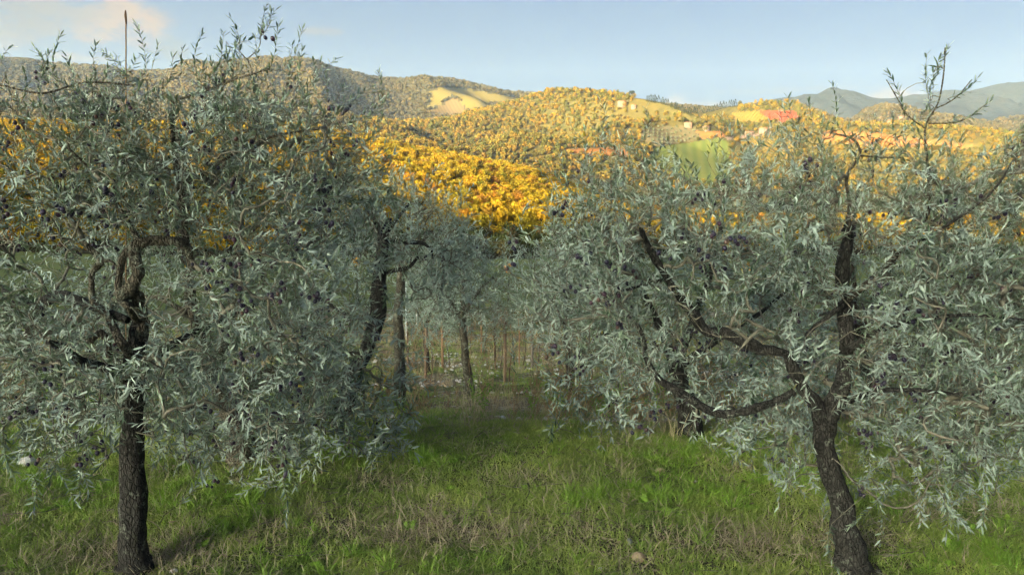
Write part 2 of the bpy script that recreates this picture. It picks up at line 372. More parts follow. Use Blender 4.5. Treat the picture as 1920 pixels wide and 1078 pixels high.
FIELDS = [
    ('clearing', (1751, 2900), [(800, 169), (832, 164), (880, 168), (990, 188), (965, 193), (925, 196), (880, 212), (862, 186), (846, 184), (815, 200), (790, 208), (810, 190)]),
    ('clearing2', (1751, 2900), [(846, 186), (860, 188), (880, 214), (846, 224), (800, 212), (818, 202)]),
    ('red_field', (900, 1700), [(1420, 208), (1490, 208), (1506, 229), (1460, 229), (1440, 222)]),
    ('yellow_field', (900, 1700), [(1372, 212), (1420, 208), (1440, 222), (1452, 229), (1380, 232)]),
    ('orange_field', (900, 1700), [(1545, 246), (1640, 250), (1720, 260), (1825, 273), (1800, 281), (1700, 277), (1540, 266)]),
    ('meadow', (900, 1700), [(1225, 277), (1300, 267), (1350, 259), (1366, 268), (1372, 345), (1300, 350), (1215, 300)]),
    ('track', (900, 1700), [(1360, 258), (1400, 253), (1445, 248), (1446, 252), (1400, 258), (1364, 263)]),
    ('pale_soil', (900, 1700), [(1205, 244), (1250, 236), (1302, 238), (1320, 258), (1290, 266), (1230, 276), (1200, 262)]),
    ('orange_field', (900, 1700), [(1304, 247), (1355, 246), (1360, 257), (1318, 260)]),
    ('yellow_field', (900, 1700), [(1395, 260), (1450, 253), (1490, 262), (1490, 300), (1412, 312)]),
    ('orange_field', (900, 1700), [(1060, 280), (1160, 276), (1176, 284), (1178, 298), (1140, 292), (1090, 292)]),
]
FIELD_LABEL = 0
def fpx(V): return to_px(V)
cx = (GV[:-1, :-1] + GV[1:, 1:]) / 2
fx, fy = to_px(cx); fr = cx[..., 1]
front = np.abs(np.arctan2(cx[..., 0], cx[..., 1])) < .86
rr_ = np.hypot(cx[..., 0], cx[..., 1])
reg = np.zeros(fx.shape, int)                 # 0 ground
reg[(rr_ > 60)] = 1                           # valley
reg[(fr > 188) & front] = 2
reg[(fr > 830) & front] = 3
reg[(fr > 1620) & front] = 4
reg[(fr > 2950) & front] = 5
reg[(rr_ > 60) & ~front] = 6
for k, (mname, (r0, r1), poly) in enumerate(FIELDS):
    reg[front & (fr > r0) & (fr < r1) & inpoly(fx, fy, poly)] = 10 + k
idx = np.arange(nr * na).reshape(nr, na)
quads = np.stack([idx[:-1, :-1], idx[:-1, 1:], idx[1:, 1:], idx[1:, :-1]], -1)[..., ::-1]
def region(name, code, mat):
    q = quads[reg == code]
    if not len(q): return
    used, inv = np.unique(q, return_inverse=True)
    o = link(name, make_mesh(name, GV.reshape(-1, 3)[used], inv.reshape(-1, 4), mat, smooth=True)); tag(o, kind='structure'); return o
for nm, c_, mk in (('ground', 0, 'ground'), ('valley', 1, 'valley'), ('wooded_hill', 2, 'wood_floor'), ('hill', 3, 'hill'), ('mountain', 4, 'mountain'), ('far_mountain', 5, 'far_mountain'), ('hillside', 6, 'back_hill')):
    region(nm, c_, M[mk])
for k, (mname, _, _) in enumerate(FIELDS): region('field', 10 + k, M[mname])

# ---------------------------------------------------------------- instanced ground cover and woods
def instancer(name, P, rot, scl, idx_, sources, label=None, group=None):
    me = make_mesh_points(name, P, rot, scl, idx_)
    o = link(name, me)
    c = bpy.data.collections.new(name + '_kinds')
    for k, s in enumerate(sources): c.objects.link(bpy.data.objects.new('%s_kind_%02d' % (name, k), s))
    ng = bpy.data.node_groups.new(name + '_scatter', 'GeometryNodeTree')
    ng.interface.new_socket('Geometry', in_out='INPUT', socket_type='NodeSocketGeometry'); ng.interface.new_socket('Geometry', in_out='OUTPUT', socket_type='NodeSocketGeometry')
    N = ng.nodes; L = ng.links
    gi = N.new('NodeGroupInput'); go = N.new('NodeGroupOutput'); iop = N.new('GeometryNodeInstanceOnPoints'); ci = N.new('GeometryNodeCollectionInfo')
    ci.inputs['Collection'].default_value = c; ci.inputs['Separate Children'].default_value = True; ci.inputs['Reset Children'].default_value = True
    def na_(nm, t): a = N.new('GeometryNodeInputNamedAttribute'); a.data_type = t; a.inputs['Name'].default_value = nm; return a.outputs['Attribute']
    L.new(gi.outputs[0], iop.inputs['Points']); L.new(ci.outputs[0], iop.inputs['Instance']); iop.inputs['Pick Instance'].default_value = True
    L.new(na_('idx', 'INT'), iop.inputs['Instance Index'])
    e = N.new('FunctionNodeEulerToRotation'); L.new(na_('rot', 'FLOAT_VECTOR'), e.inputs[0]); L.new(e.outputs[0], iop.inputs['Rotation'])
    L.new(na_('scl', 'FLOAT_VECTOR'), iop.inputs['Scale']); L.new(iop.outputs[0], go.inputs[0])
    md = o.modifiers.new('scatter', 'NODES'); md.node_group = ng
    tag(o, label, kind='stuff', group=group); return o
def make_mesh_points(name, P, rot, scl, idx_):
    me = bpy.data.meshes.new(name); P = np.asarray(P, np.float32); n = len(P)
    me.vertices.add(n); me.vertices.foreach_set('co', P.ravel())
    for k, v in (('rot', rot), ('scl', scl)):
        a = me.attributes.new(k, 'FLOAT_VECTOR', 'POINT'); a.data.foreach_set('vector', np.asarray(v, np.float32).ravel())
    a = me.attributes.new('idx', 'INT', 'POINT'); a.data.foreach_set('value', np.asarray(idx_, np.int32)); return me

def nrm(v): return v / np.maximum(np.linalg.norm(v, axis=-1, keepdims=True), 1e-9)
def crown_mesh(name, seed, n, mat, flat=.85, leaf=.20, lobes=9):
    """Tree crown of unit radius: many leaf-clump faces spread in lobes through the volume"""
    g = np.random.default_rng(seed)
    C = nrm(g.normal(size=(lobes, 3))) * g.uniform(.25, .62, (lobes, 1)); C[:, 2] *= flat; C[0] = 0
    Rl = g.uniform(.32, .52, lobes); Rl[0] = .62
    k = g.integers(0, lobes, n); d = nrm(g.normal(size=(n, 3))); P = C[k] + d * (Rl[k] * g.uniform(.72, 1.06, n))[:, None] * np.array([1, 1, .9])
    nn = nrm(d + g.normal(size=(n, 3)) * .55)
    a = nrm(np.cross(nn, g.normal(size=(n, 3)))); b = np.cross(nn, a)
    s = leaf * g.uniform(.6, 1.3, n)[:, None]
    V = np.stack([P + a * s, P + b * s * .8 + nn * s * .2, P - a * s * .9, P - b * s * .9 + nn * s * .15], 1).reshape(-1, 3)
    V[:, 2] += .85
    F = np.arange(4 * n).reshape(-1, 4)
    return make_mesh(name, V, F, mat, attrs={'tint': np.repeat(g.uniform(0, 1, n), 4)})
def tree_mat(name, stops, hv=.25):
    m = NT(name); c = m.ramp(m.rand(), stops); t = m.attr('tint')
    c = m.mix(1.0, c, m.ramp(t, [(0, (1 - hv,) * 3), (1, (1 + hv,) * 3)]), 'MULTIPLY')
    return m.done(c, .9, spec=.1, trans=(.22, c))
M['gold_crown'] = tree_mat('golden_crown', [(0, (.34, .195, .013)), (.3, (.37, .235, .013)), (.55, (.25, .19, .016)), (.75, (.30, .21, .015)), (.88, (.13, .13, .018)), (.96, (.33, .145, .017)), (1, (.17, .095, .026))])
M['mixed_crown'] = tree_mat('mixed_crown', [(0, (.22, .125, .018)), (.3, (.15, .105, .018)), (.55, (.075, .080, .020)), (.8, (.12, .10, .02)), (.92, (.26, .16, .018)), (1, (.035, .045, .016))])
M['dull_crown'] = tree_mat('dull_crown', [(0, (0.066, 0.056, 0.026)), (.4, (0.092, 0.069, 0.028)), (.8, (0.050, 0.050, 0.024)), (1, (0.125, 0.086, 0.032))])
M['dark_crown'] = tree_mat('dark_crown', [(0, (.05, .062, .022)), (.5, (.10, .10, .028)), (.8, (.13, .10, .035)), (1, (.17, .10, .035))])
M['pine_crown'] = tree_mat('dark_pine_crown', [(0, (0.017, 0.023, 0.012)), (1, (0.030, 0.036, 0.015))])

def scatter_wood(name, r0, r1, spacing, size, mats, nper, vis_extra, avoid=True, mask=None, seed=0, leaf=.2, extra_filter=None):
    g = np.random.default_rng(seed)
    # uniform in area over the view wedge
    area = .5 * (r1 * r1 - r0 * r0) * 1.62; n = int(area / spacing ** 2)
    r = np.sqrt(g.uniform(r0 * r0, r1 * r1, n)); az = g.uniform(-.80, .80, n)
    x = np.sin(az) * r; y = np.cos(az) * r
    z = H(x, y); P = np.stack([x, y, z], -1)
    keep = sees(x, y, z, size * 2.2) & (y > r0)
    px, py = to_px(P)
    if avoid:
        for mname, (a, b), poly in FIELDS: keep &= ~(inpoly(px, py, poly) & (y > a) & (y < b))
    if mask is not None: keep &= mask(px, py, x, y, g)
    P = P[keep]; px = px[keep]; py = py[keep]; n = len(P)
    s = size * g.uniform(.65, 1.3, n)
    scl = np.stack([s * g.uniform(.85, 1.15, n), s, s * g.uniform(.85, 1.25, n)], -1)
    rot = np.stack([g.normal(0, .05, n), g.normal(0, .05, n), g.uniform(0, 6.28, n)], -1)
    return P, rot, scl, px, py
gold = [crown_mesh('golden_crown', 100 + k, 260, M['gold_crown'], leaf=.125) for k in range(6)]
gold_near = [crown_mesh('golden_tree_crown', 120 + k, 560, M['gold_crown'], leaf=.085, lobes=13) for k in range(5)]
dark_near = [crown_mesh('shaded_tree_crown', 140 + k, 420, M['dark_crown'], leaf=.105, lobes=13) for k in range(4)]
mixed = [crown_mesh('mixed_crown', 160 + k, 90, M['mixed_crown'], leaf=.22, lobes=7) for k in range(5)]
dull = [crown_mesh('dull_crown', 180 + k, 60, M['dull_crown'], leaf=.26, lobes=6) for k in range(4)]
pinec = [crown_mesh('dark_crown_far', 190 + k, 80, M['pine_crown'], leaf=.24, lobes=6) for k in range(3)]

# near golden wood: the 280 that show largest are trees of their own, the rest one wood
P, rot, scl, px, py = scatter_wood('w', 190, 790, 5.2, 3.1, None, 0, 5, seed=1)
inview = (px > -60) & (px < 1980)
order = np.argsort(np.where(inview & (px > 640) & (px < 1300), P[:, 1], P[:, 1] * 1.25 + (~inview) * 9999))
ind, rest = None, None
shd = [i for i in order if to_px(P[i])[1] > 405 and P[i][1] < 330][:110]; lit = [i for i in order if i not in set(shd) and 330 < P[i][1] and 620 < px[i] < 1260 and sees(P[i:i+1,0],P[i:i+1,1],P[i:i+1,2],4)[0]][:185]
ind = shd + lit; rest = np.setdiff1d(np.arange(len(P)), ind)
trunk_v = []; 
def simple_trunk(name, h, r, mat, seed=0):
    g = np.random.default_rng(seed); k = 6; zs = np.array([0, .3, .7, 1.0]) * h; rs = np.array([1.3, .9, .7, .4]) * r
    off = np.cumsum(g.normal(0, r * .5, (4, 2)), 0); V = []
    for z_, r_, o_ in zip(zs, rs, off):
        for j in range(k): a = j / k * 2 * math.pi; V.append((o_[0] + r_ * math.cos(a), o_[1] + r_ * math.sin(a), z_))
    F = [(i * k + j, i * k + (j + 1) % k, (i + 1) * k + (j + 1) % k, (i + 1) * k + j) for i in range(3) for j in range(k)]
    return make_mesh(name, V, np.array(F), mat, smooth=True)
wood_trunk = simple_trunk('wood_trunk', 1.0, .07, M['bark_brown'], 3)
for i in ind:
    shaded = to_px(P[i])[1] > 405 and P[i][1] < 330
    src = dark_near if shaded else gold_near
    root = empty('autumn_tree', P[i]); root.rotation_euler = rot[i]; root.scale = scl[i]
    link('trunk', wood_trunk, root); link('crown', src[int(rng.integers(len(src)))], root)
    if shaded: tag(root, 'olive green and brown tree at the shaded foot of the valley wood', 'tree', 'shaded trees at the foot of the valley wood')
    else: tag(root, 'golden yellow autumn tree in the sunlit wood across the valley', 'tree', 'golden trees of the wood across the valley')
instancer('golden_wood', P[rest], rot[rest], scl[rest], rng.integers(0, 6, len(rest)), gold, 'golden autumn wood covering the near slope')

# middle hill and left mountain
dens = lambda px, py, x, y, g: g.uniform(size=len(px)) < np.clip(.80 + .8 * fbm(x / 90, y / 90, o=2, seed=77), .3, 1) * np.where((px > 1180) & (py > 215), np.where(py > 275, 1.1, .7), 1) * np.where((px > 1190) & (px < 1385) & (py < np.interp(px, [1160, 1200, 1250, 1330, 1400], [199, 205, 211, 216, 216]) + 5), 0, 1) * (px > 640 + 60 * fbm(x / 120, y / 120, o=2, seed=5))
P, rot, scl, px, py = scatter_wood('m', 880, 1640, 5.6, 4.2, None, 0, 6, seed=2, mask=dens)
instancer('hill_wood', P, rot, scl, rng.integers(0, 5, len(P)), mixed, 'mixed green and gold wood on the middle hill')
dens2 = lambda px, py, x, y, g: (g.uniform(size=len(px)) < .93) & ((y > 1700) | (px < 660))
P, rot, scl, px, py = scatter_wood('f', 880, 2950, 10.0, 6.3, None, 0, 8, seed=3, mask=dens2)
instancer('mountain_wood', P, rot, scl, rng.integers(0, 4, len(P)), dull, 'dull brown green wood on the high ridge')

# ---------------------------------------------------------------- olive trees
def catmull(P, n):
    P = np.asarray(P, float); Q = np.vstack([2 * P[0] - P[1], P, 2 * P[-1] - P[-2]]); out = []
    for i in range(len(P) - 1):
        p0, p1, p2, p3 = Q[i:i + 4]
        for t in np.linspace(0, 1, n, endpoint=False):
            out.append(.5 * ((2 * p1) + (-p0 + p2) * t + (2 * p0 - 5 * p1 + 4 * p2 - p3) * t * t + (-p0 + 3 * p1 - 3 * p2 + p3) * t ** 3))
    out.append(P[-1]); return np.array(out)
def frames(C):
    T = nrm(np.gradient(C, axis=0)); up = np.array([0, 0, 1.]) if abs(T[0][2]) < .9 else np.array([1., 0, 0])
    A = []; a = nrm(np.cross(T[0], up))
    for t in T: a = nrm(a - t * (a @ t)); A.append(a)
    A = np.array(A); return T, A, np.cross(T, A)
def tube(path, n=6, k=14, knob=.12, seed=0, ridge=.08, fine=1.0):
    """gnarled tube along [(x, y, z, radius)...]"""
    path = np.asarray(path, float); C4 = catmull(path, n); C = C4[:, :3].copy(); R = np.maximum(C4[:, 3], .002)
    j = np.stack([vn(np.arange(len(C)) * .37 + seed * 3.1, np.full(len(C), q * 7.3), seed=seed) for q in range(3)], -1); C += j * R[:, None] * .22
    T, A, B = frames(C); th = np.linspace(0, 2 * np.pi, k, endpoint=False)
    D = A[:, None] * np.cos(th)[None, :, None] + B[:, None] * np.sin(th)[None, :, None]
    S = C[:, None] + D * R[:, None, None]
    q = 1 / np.maximum(R.max(), .01)
    disp = knob * vn(S[..., 0] * q * .9, S[..., 1] * q * .9, S[..., 2] * q * .7, seed) + ridge * vn(S[..., 0] * q * 3 * fine, S[..., 1] * q * 3 * fine, S[..., 2] * q * 1.2, seed + 1) \
        + ridge * .6 * vn(S[..., 0] * q * 7, S[..., 1] * q * 7, S[..., 2] * q * 3, seed + 2)
    S = C[:, None] + D * (R[:, None] * (1 + disp))[..., None]
    m_ = len(C); V = np.vstack([S.reshape(-1, 3), C[-1] + T[-1] * R[-1] * .5]); I = np.arange(m_ * k).reshape(m_, k)
    F = np.stack([I[:-1], np.roll(I[:-1], -1, 1), np.roll(I[1:], -1, 1), I[1:]], -1).reshape(-1, 4)
    cap = np.stack([I[-1], np.roll(I[-1], -1), np.full(k, m_ * k)], -1)
    return V, [F, cap], C, R
def thin_tubes(paths, k=4):
    """many thin tubes: paths is (n, m, 4)"""
    paths = np.asarray(paths, float); n, m_, _ = paths.shape; C = paths[..., :3]; R = paths[..., 3]
    T = nrm(np.gradient(C, axis=1)); up = np.where(np.abs(T[..., 2:3]) > .9, np.array([1., 0, 0]), np.array([0, 0, 1.]))
    A = nrm(np.cross(T, up)); B = np.cross(T, A); th = np.linspace(0, 2 * np.pi, k, endpoint=False)
    S = C[:, :, None] + (A[:, :, None] * np.cos(th)[:, None] + B[:, :, None] * np.sin(th)[:, None]) * R[:, :, None, None]
    I = np.arange(n * m_ * k).reshape(n, m_, k); a, b = I[:, :-1], I[:, 1:]
    F = np.stack([a, np.roll(a, -1, 2), np.roll(b, -1, 2), b], -1).reshape(-1, 4)
    return S.reshape(-1, 3), F
LEAF_P = np.array([[0, 0, 0], [.35, -.5, .10], [.72, -.36, .09], [1, 0, -.04], [.72, .36, .09], [.35, .5, .10]])   # along, across, up
def leaf_mesh_arrays(B, D, Nn, L_, W_, simple=False):
    D = nrm(D); S = nrm(np.cross(D, Nn)); U = np.cross(S, D)
    lp = LEAF_P if not simple else np.array([[0, 0, 0], [.5, -.5, .08], [1, 0, 0], [.5, .5, .08]])
    V = B[:, None] + D[:, None] * (lp[:, 0][None, :, None] * L_[:, None, None]) + S[:, None] * (lp[:, 1][None, :, None] * W_[:, None, None]) + U[:, None] * (lp[:, 2][None, :, None] * W_[:, None, None])
    V = V - np.array([0, 0, 1.]) * (lp[:, 0] ** 2)[None, :, None] * (L_ * .05)[:, None, None]
    nl = len(B); base = np.arange(nl)[:, None] * len(lp)
    F = np.concatenate([base + np.array([0, 1, 2, 3]), base + np.array([0, 3, 4, 5])]) if not simple else np.concatenate([base + np.array([0, 1, 2]), base + np.array([0, 2, 3])])
    return V.reshape(-1, 3), F
_lv, _lf = leaf_mesh_arrays(np.zeros((1, 3)), np.array([[1., 0, 0]]), np.array([[0, 0, 1.]]), np.array([1.]), np.array([1.]))
LEAF_ONE = make_mesh('olive_leaf', _lv, _lf, M['leaf_one'])
def ico(name, mat, r=(1, 1, 1.25), lv=2):
    import bmesh
    bm = bmesh.new(); bmesh.ops.create_icosphere(bm, subdivisions=lv, radius=1.0)
    me = bpy.data.meshes.new(name); bm.to_mesh(me); bm.free(); 
    for v in me.vertices: v.co = Vector((v.co.x * r[0], v.co.y * r[1], v.co.z * r[2]))
    me.polygons.foreach_set('use_smooth', np.ones(len(me.polygons), bool)); me.materials.append(mat); return me
OLIVE_ONE = ico('olive', M['olive']); 
_o = ico('olive_lowres', M['olive'], lv=1); OV = np.array([v.co[:] for v in _o.vertices]); OF = np.array([p.vertices[:] for p in _o.polygons])
bpy.data.meshes.remove(_o)

def shoots_from_grid(rows, x0, cw, y0, Y, rd, gain, g, updown, droop_bias=0, clear=(), ymin=None):
    """density rows over the photo -> shoot midpoints, directions, lengths. rd: half depth of the crown in metres"""
    n_ = max(len(r) for r in rows); cells = []
    tot = [(i, j) for i, r in enumerate(rows) for j, v in enumerate(r) if v]
    cxm = np.mean([x0 + (j + .5) * cw for i, j in tot]); cym = np.mean([y0 + (i + .5) * cw for i, j in tot])
    hx = max(abs(x0 + (j + .5) * cw - cxm) for i, j in tot) + cw; hy = max(abs(y0 + (i + .5) * cw - cym) for i, j in tot) + cw
    P = []; Dr = []; Ln = []
    for i, j in tot:
        n = g.poisson(rows[i][j] * gain)
        for _ in range(n):
            px = x0 + (j + g.uniform(0, 1)) * cw; py = y0 + (i + g.uniform(0, 1)) * cw
            e = ((px - cxm) / hx) ** 2 + ((py - cym) / hy) ** 2
            dz = rd * math.sqrt(max(.12, 1 - e)) * g.uniform(-1, 1)
            yy = Y + dz
            if ymin: yy = max(yy, ymin * g.uniform(.95, 1.2))
            near = False
            if dz < .1:
                for (a, b, wd) in clear:
                    a_ = np.array(a, float); b_ = np.array(b, float); ab = b_ - a_; t = np.clip(((px - a_[0]) * ab[0] + (py - a_[1]) * ab[1]) / (ab @ ab), 0, 1)
                    if math.hypot(px - a_[0] - ab[0] * t, py - a_[1] - ab[1] * t) < wd: near = True
            if near and g.uniform() < .93: yy = Y + abs(dz) + g.uniform(.1, .3)
            p = at(px, py, yy)
            out = np.array([(px - cxm) / hx, dz / rd * .9, (cym - py) / hy * .6])
            f = (i + .5) / len(rows); up = updown[0] * (1 - f) + updown[1] * f
            d = out * .7 + g.normal(size=3) * .75 + np.array([0, 0, up])
            P.append(p); Dr.append(d / np.linalg.norm(d)); Ln.append(g.uniform(.10, .30))
    return np.array(P), np.array(Dr), np.array(Ln)

def olive_tree(label, base, trunk, limbs, shoots, seed, mat='bark_dark', near=True, leafL=(.023, .044), leafW=.20, gap=.0115, n_one=0, n_olives=0, group=None, sprigs=(), leafmat='leaf', twig_r=.0013, snags=(), maxlink=.5):
    g = np.random.default_rng(seed); root = empty('olive_tree', base); tag(root, label, 'olive tree', group)
    nodes = []; 
    V, F, C, R = tube(trunk, 7 if near else 5, 22 if near else 12, .16, seed, .13); link('trunk', make_mesh('trunk', rehome(V, root), F, M[mat], True), root); nodes += [C[len(C) // 2:]]
    for k, (lp, *o_) in enumerate(limbs):
        V, F, C, R = tube(lp, 7 if near else 4, 16 if near else 8, .18, seed + 5 + k, .12)
        lm = M[o_[0]] if o_ else M[mat]; big = lp[0][3] > .022
        link('limb' if big else 'branch', make_mesh('limb', rehome(V, root), F, lm, True), root); nodes.append(C)
    P, D, Ln = shoots
    # shoots along manual sprigs (explicit twigs)
    B = P - D * (Ln * .5)[:, None]
    K = np.vstack(nodes); nl = len(K)
    # greedy linking of each shoot's base to the nearest wood already there
    order = np.argsort(np.min([np.linalg.norm(B - K[q], axis=1) for q in range(0, nl, 3)], axis=0))
    N_ = np.empty((nl + len(B) * 3, 3)); N_[:nl] = K; cnt = nl; parent = np.full(nl + len(B) * 3, -1); load = np.zeros(nl + len(B) * 3); links_ = []
    for i in order:
        b = B[i]; df = N_[:cnt] - b; dd = np.einsum('ij,ij->i', df, df); q = int(np.argmin(dd)); a = N_[q]; L_ = math.sqrt(dd[q])
        sag = np.array([0, 0, 1.]) * L_ * g.uniform(-.10, .16) + g.normal(size=3) * L_ * .10
        m1 = a + (b - a) * .33 + sag; m2 = a + (b - a) * .67 + sag * .9
        N_[cnt:cnt + 3] = m1, m2, b; parent[cnt] = q; parent[cnt + 1] = cnt; parent[cnt + 2] = cnt + 1
        links_.append((q, cnt, cnt + 1, cnt + 2)); cnt += 3
    for n in range(cnt - 1, nl - 1, -1):
        if (n - nl) % 3 == 2: load[n] += 1
        load[parent[n]] += load[n]
    lk = np.array(links_); paths = np.stack([N_[lk[:, c_]] for c_ in range(4)], 1)
    rad = np.stack([np.minimum(twig_r * np.sqrt(load[lk[:, c_]] * (1 if c_ else 0) + (load[lk[:, 1]] if c_ == 0 else 0)), .016) for c_ in range(4)], 1)
    V1, F1 = thin_tubes(np.concatenate([paths, rad[..., None]], -1), 5 if near else 3)
    # leafy shoots
    m_ = 5; ts = np.linspace(0, 1, m_); bend = np.where(D[:, 2] > .35, .04, -.16) * Ln * g.uniform(.4, 1.4, len(Ln))
    side0 = nrm(np.cross(D, g.normal(size=D.shape)))
    def pt(i, t): return B[i] + D[i] * (Ln[i] * t)[:, None] + np.array([0, 0, 1.]) * (bend[i] * t * t)[:, None] + side0[i] * (Ln[i] * .12 * np.sin(t * 3))[:, None]
    ii = np.repeat(np.arange(len(B)), m_); sp = pt(ii, np.tile(ts, len(B))).reshape(-1, m_, 3)
    sr = np.broadcast_to(np.linspace(twig_r, twig_r * .6, m_), (len(B), m_))
    V2, F2 = thin_tubes(np.concatenate([sp, sr[..., None]], -1), 3)
    tw = make_mesh('twigs', rehome(np.vstack([V1, V2]), root), [F1, F2 + len(V1)], M['twig'])
    tag(link('twigs', tw, root), kind='stuff')
    # leaves in opposite pairs
    npair = np.maximum(3, (Ln / gap).astype(int)); si = np.repeat(np.arange(len(B)), npair); kk = np.concatenate([np.arange(n) for n in npair]); tt = (kk + .7) / np.repeat(npair, npair)
    pos = pt(si, tt); tng = nrm(pt(si, tt + .02) - pt(si, tt - .02)); s0 = nrm(np.cross(tng, side0[si] + .01)); s1 = np.cross(tng, s0)
    side = np.where((kk % 2)[:, None] == 0, s0, s1)
    LB, LD, LN = [], [], []
    for sg in (1, -1):
        ang = g.uniform(.5, 1.2, len(pos)) * np.where(tt > .85, .6, 1)
        sd = side * sg + g.normal(size=side.shape) * .22; d = nrm(tng * np.cos(ang)[:, None] + g.normal(size=tng.shape) * .12 + nrm(sd) * np.sin(ang)[:, None])
        n_ = nrm(tng - d * np.sum(tng * d, -1, keepdims=True) + g.normal(size=d.shape) * .25 + np.array([0, 0, .9])); n_ = nrm(n_ - d * np.sum(n_ * d, -1, keepdims=True))
        LB.append(pos); LD.append(d); LN.append(n_)
    LB, LD, LN = map(np.concatenate, (LB, LD, LN)); keep = g.uniform(size=len(LB)) > .20
    tint_s = g.uniform(0, .6, len(B)); tint = np.clip(np.concatenate([tint_s[si]] * 2) + g.uniform(-.12, .45, len(LB)), 0, 1)
    LB, LD, LN, tint = LB[keep], LD[keep], LN[keep], tint[keep]
    LL = g.uniform(*leafL, len(LB)); LW = LL * leafW * g.uniform(.8, 1.25, len(LB))
    if n_one:
        px, py = to_px(LB); ins = (px > 20) & (px < 1900) & (py > 20) & (py < 1060); sz = np.where(ins, LL / LB[:, 1], 0) ; o_ = np.argsort(-sz); one, rest = o_[:n_one], o_[n_one:]
        for i in one:
            d, n_ = LD[i], LN[i]; s = np.cross(d, n_); Mx = Matrix(((d[0] * LL[i], -s[0] * LW[i], n_[0] * LW[i], 0), (d[1] * LL[i], -s[1] * LW[i], n_[1] * LW[i], 0), (d[2] * LL[i], -s[2] * LW[i], n_[2] * LW[i], 0), (0, 0, 0, 1)))
            Mx.translation = Vector(rehome(LB[i], root)); o = link('leaf', LEAF_ONE, root); o.matrix_local = Mx
    else: rest = np.arange(len(LB))
    V, F = leaf_mesh_arrays(LB[rest], LD[rest], LN[rest], LL[rest], LW[rest], simple=not near)
    me = make_mesh('foliage', rehome(V, root), F, M[leafmat], attrs={'tint': np.repeat(tint[rest], 6 if near else 4)})
    tag(link('foliage', me, root), kind='stuff')
    if n_olives:
        nb = max(1, n_olives // 4); ok = np.where((P[:, 2] > .1))[0]; w_ = np.ones(len(ok)); pk = g.choice(ok, nb); OP = []
        for i in pk:
            for _ in range(g.integers(1, 8)):
                t = g.uniform(.05, .6); OP.append(pt(np.array([i]), np.array([t]))[0] + np.array([g.normal() * .018, g.normal() * .018, -g.uniform(.008, .045)]))
        OP = np.array(OP)[:n_olives]; px, py = to_px(OP); o_ = np.argsort(OP[:, 1]); sR = g.uniform(.0068, .0098, len(OP))
        singles = o_[:300] if near else o_[:0]; mass = o_[300:] if near else o_
        for i in singles:
            o = link('olive', OLIVE_ONE, root); o.location = rehome(OP[i], root); o.scale = (sR[i],) * 3; o.rotation_euler = (g.uniform(-.6, .6), g.uniform(-.6, .6), 0)
        if len(mass):
            V = (OV[None] * sR[mass][:, None, None] + OP[mass][:, None]).reshape(-1, 3); F = (np.arange(len(mass))[:, None, None] * len(OV) + OF[None]).reshape(-1, 3)
            tag(link('olives', make_mesh('olives', rehome(V, root), F, M['olive_mass'], True), root), kind='stuff')
    return root

def path(Y, *pts):                 # (px, py, width in photo pixels[, forward distance])
    out = []
    for p in pts:
        y = p[3] if len(p) > 3 else Y; q = at(p[0], p[1], y); out.append((q[0], q[1], q[2], p[2] * .5 * y / FPX))
    return out
def slim(limbs, k): return [([(*p[:3], p[3] * k) for p in l[0]],) + tuple(l[1:]) for l in limbs]
def gz(x, y): return float(H(np.array([x]), np.array([y]))[0])
def base_at(px, py, Y):
    u = float(u_of(px, py)) * Y; return (u, Y, gz(u, Y))
def seg(*pts): return [(pts[i][:2], pts[i + 1][:2], 26) for i in range(len(pts) - 1)]
def sprig(px0, py0, px1, py1, Y, n, g, side=0.0, spread=8):
    """upright shoot chain from one pixel to another"""
    a, b = at(px0, py0, Y), at(px1, py1, Y + g.normal() * .05); P = []; D = []; Ln = []
    L_ = np.linalg.norm(b - a); k = max(1, int(round(L_ / .14)))
    for q in range(k):
        f0, f1 = q / k, (q + 1.15) / k
        mid = a + (b - a) * (f0 + f1) / 2; P.append(mid); D.append((b - a) / L_ + g.normal(size=3) * .10); Ln.append(L_ / k * 1.15)
        for _ in range(n if q < k - 1 else 0):
            d = (b - a) / L_ + g.normal(size=3) * .55; ln = g.uniform(.06, .13); d /= np.linalg.norm(d); P.append(a + (b - a) * f1 + d * ln * .55); D.append(d); Ln.append(ln)
    return P, D, Ln
def join(*S):
    P = np.vstack([np.asarray(s[0]) for s in S]); D = nrm(np.vstack([np.asarray(s[1]) for s in S])); L_ = np.concatenate([np.asarray(s[2]) for s in S]); return P, D, L_

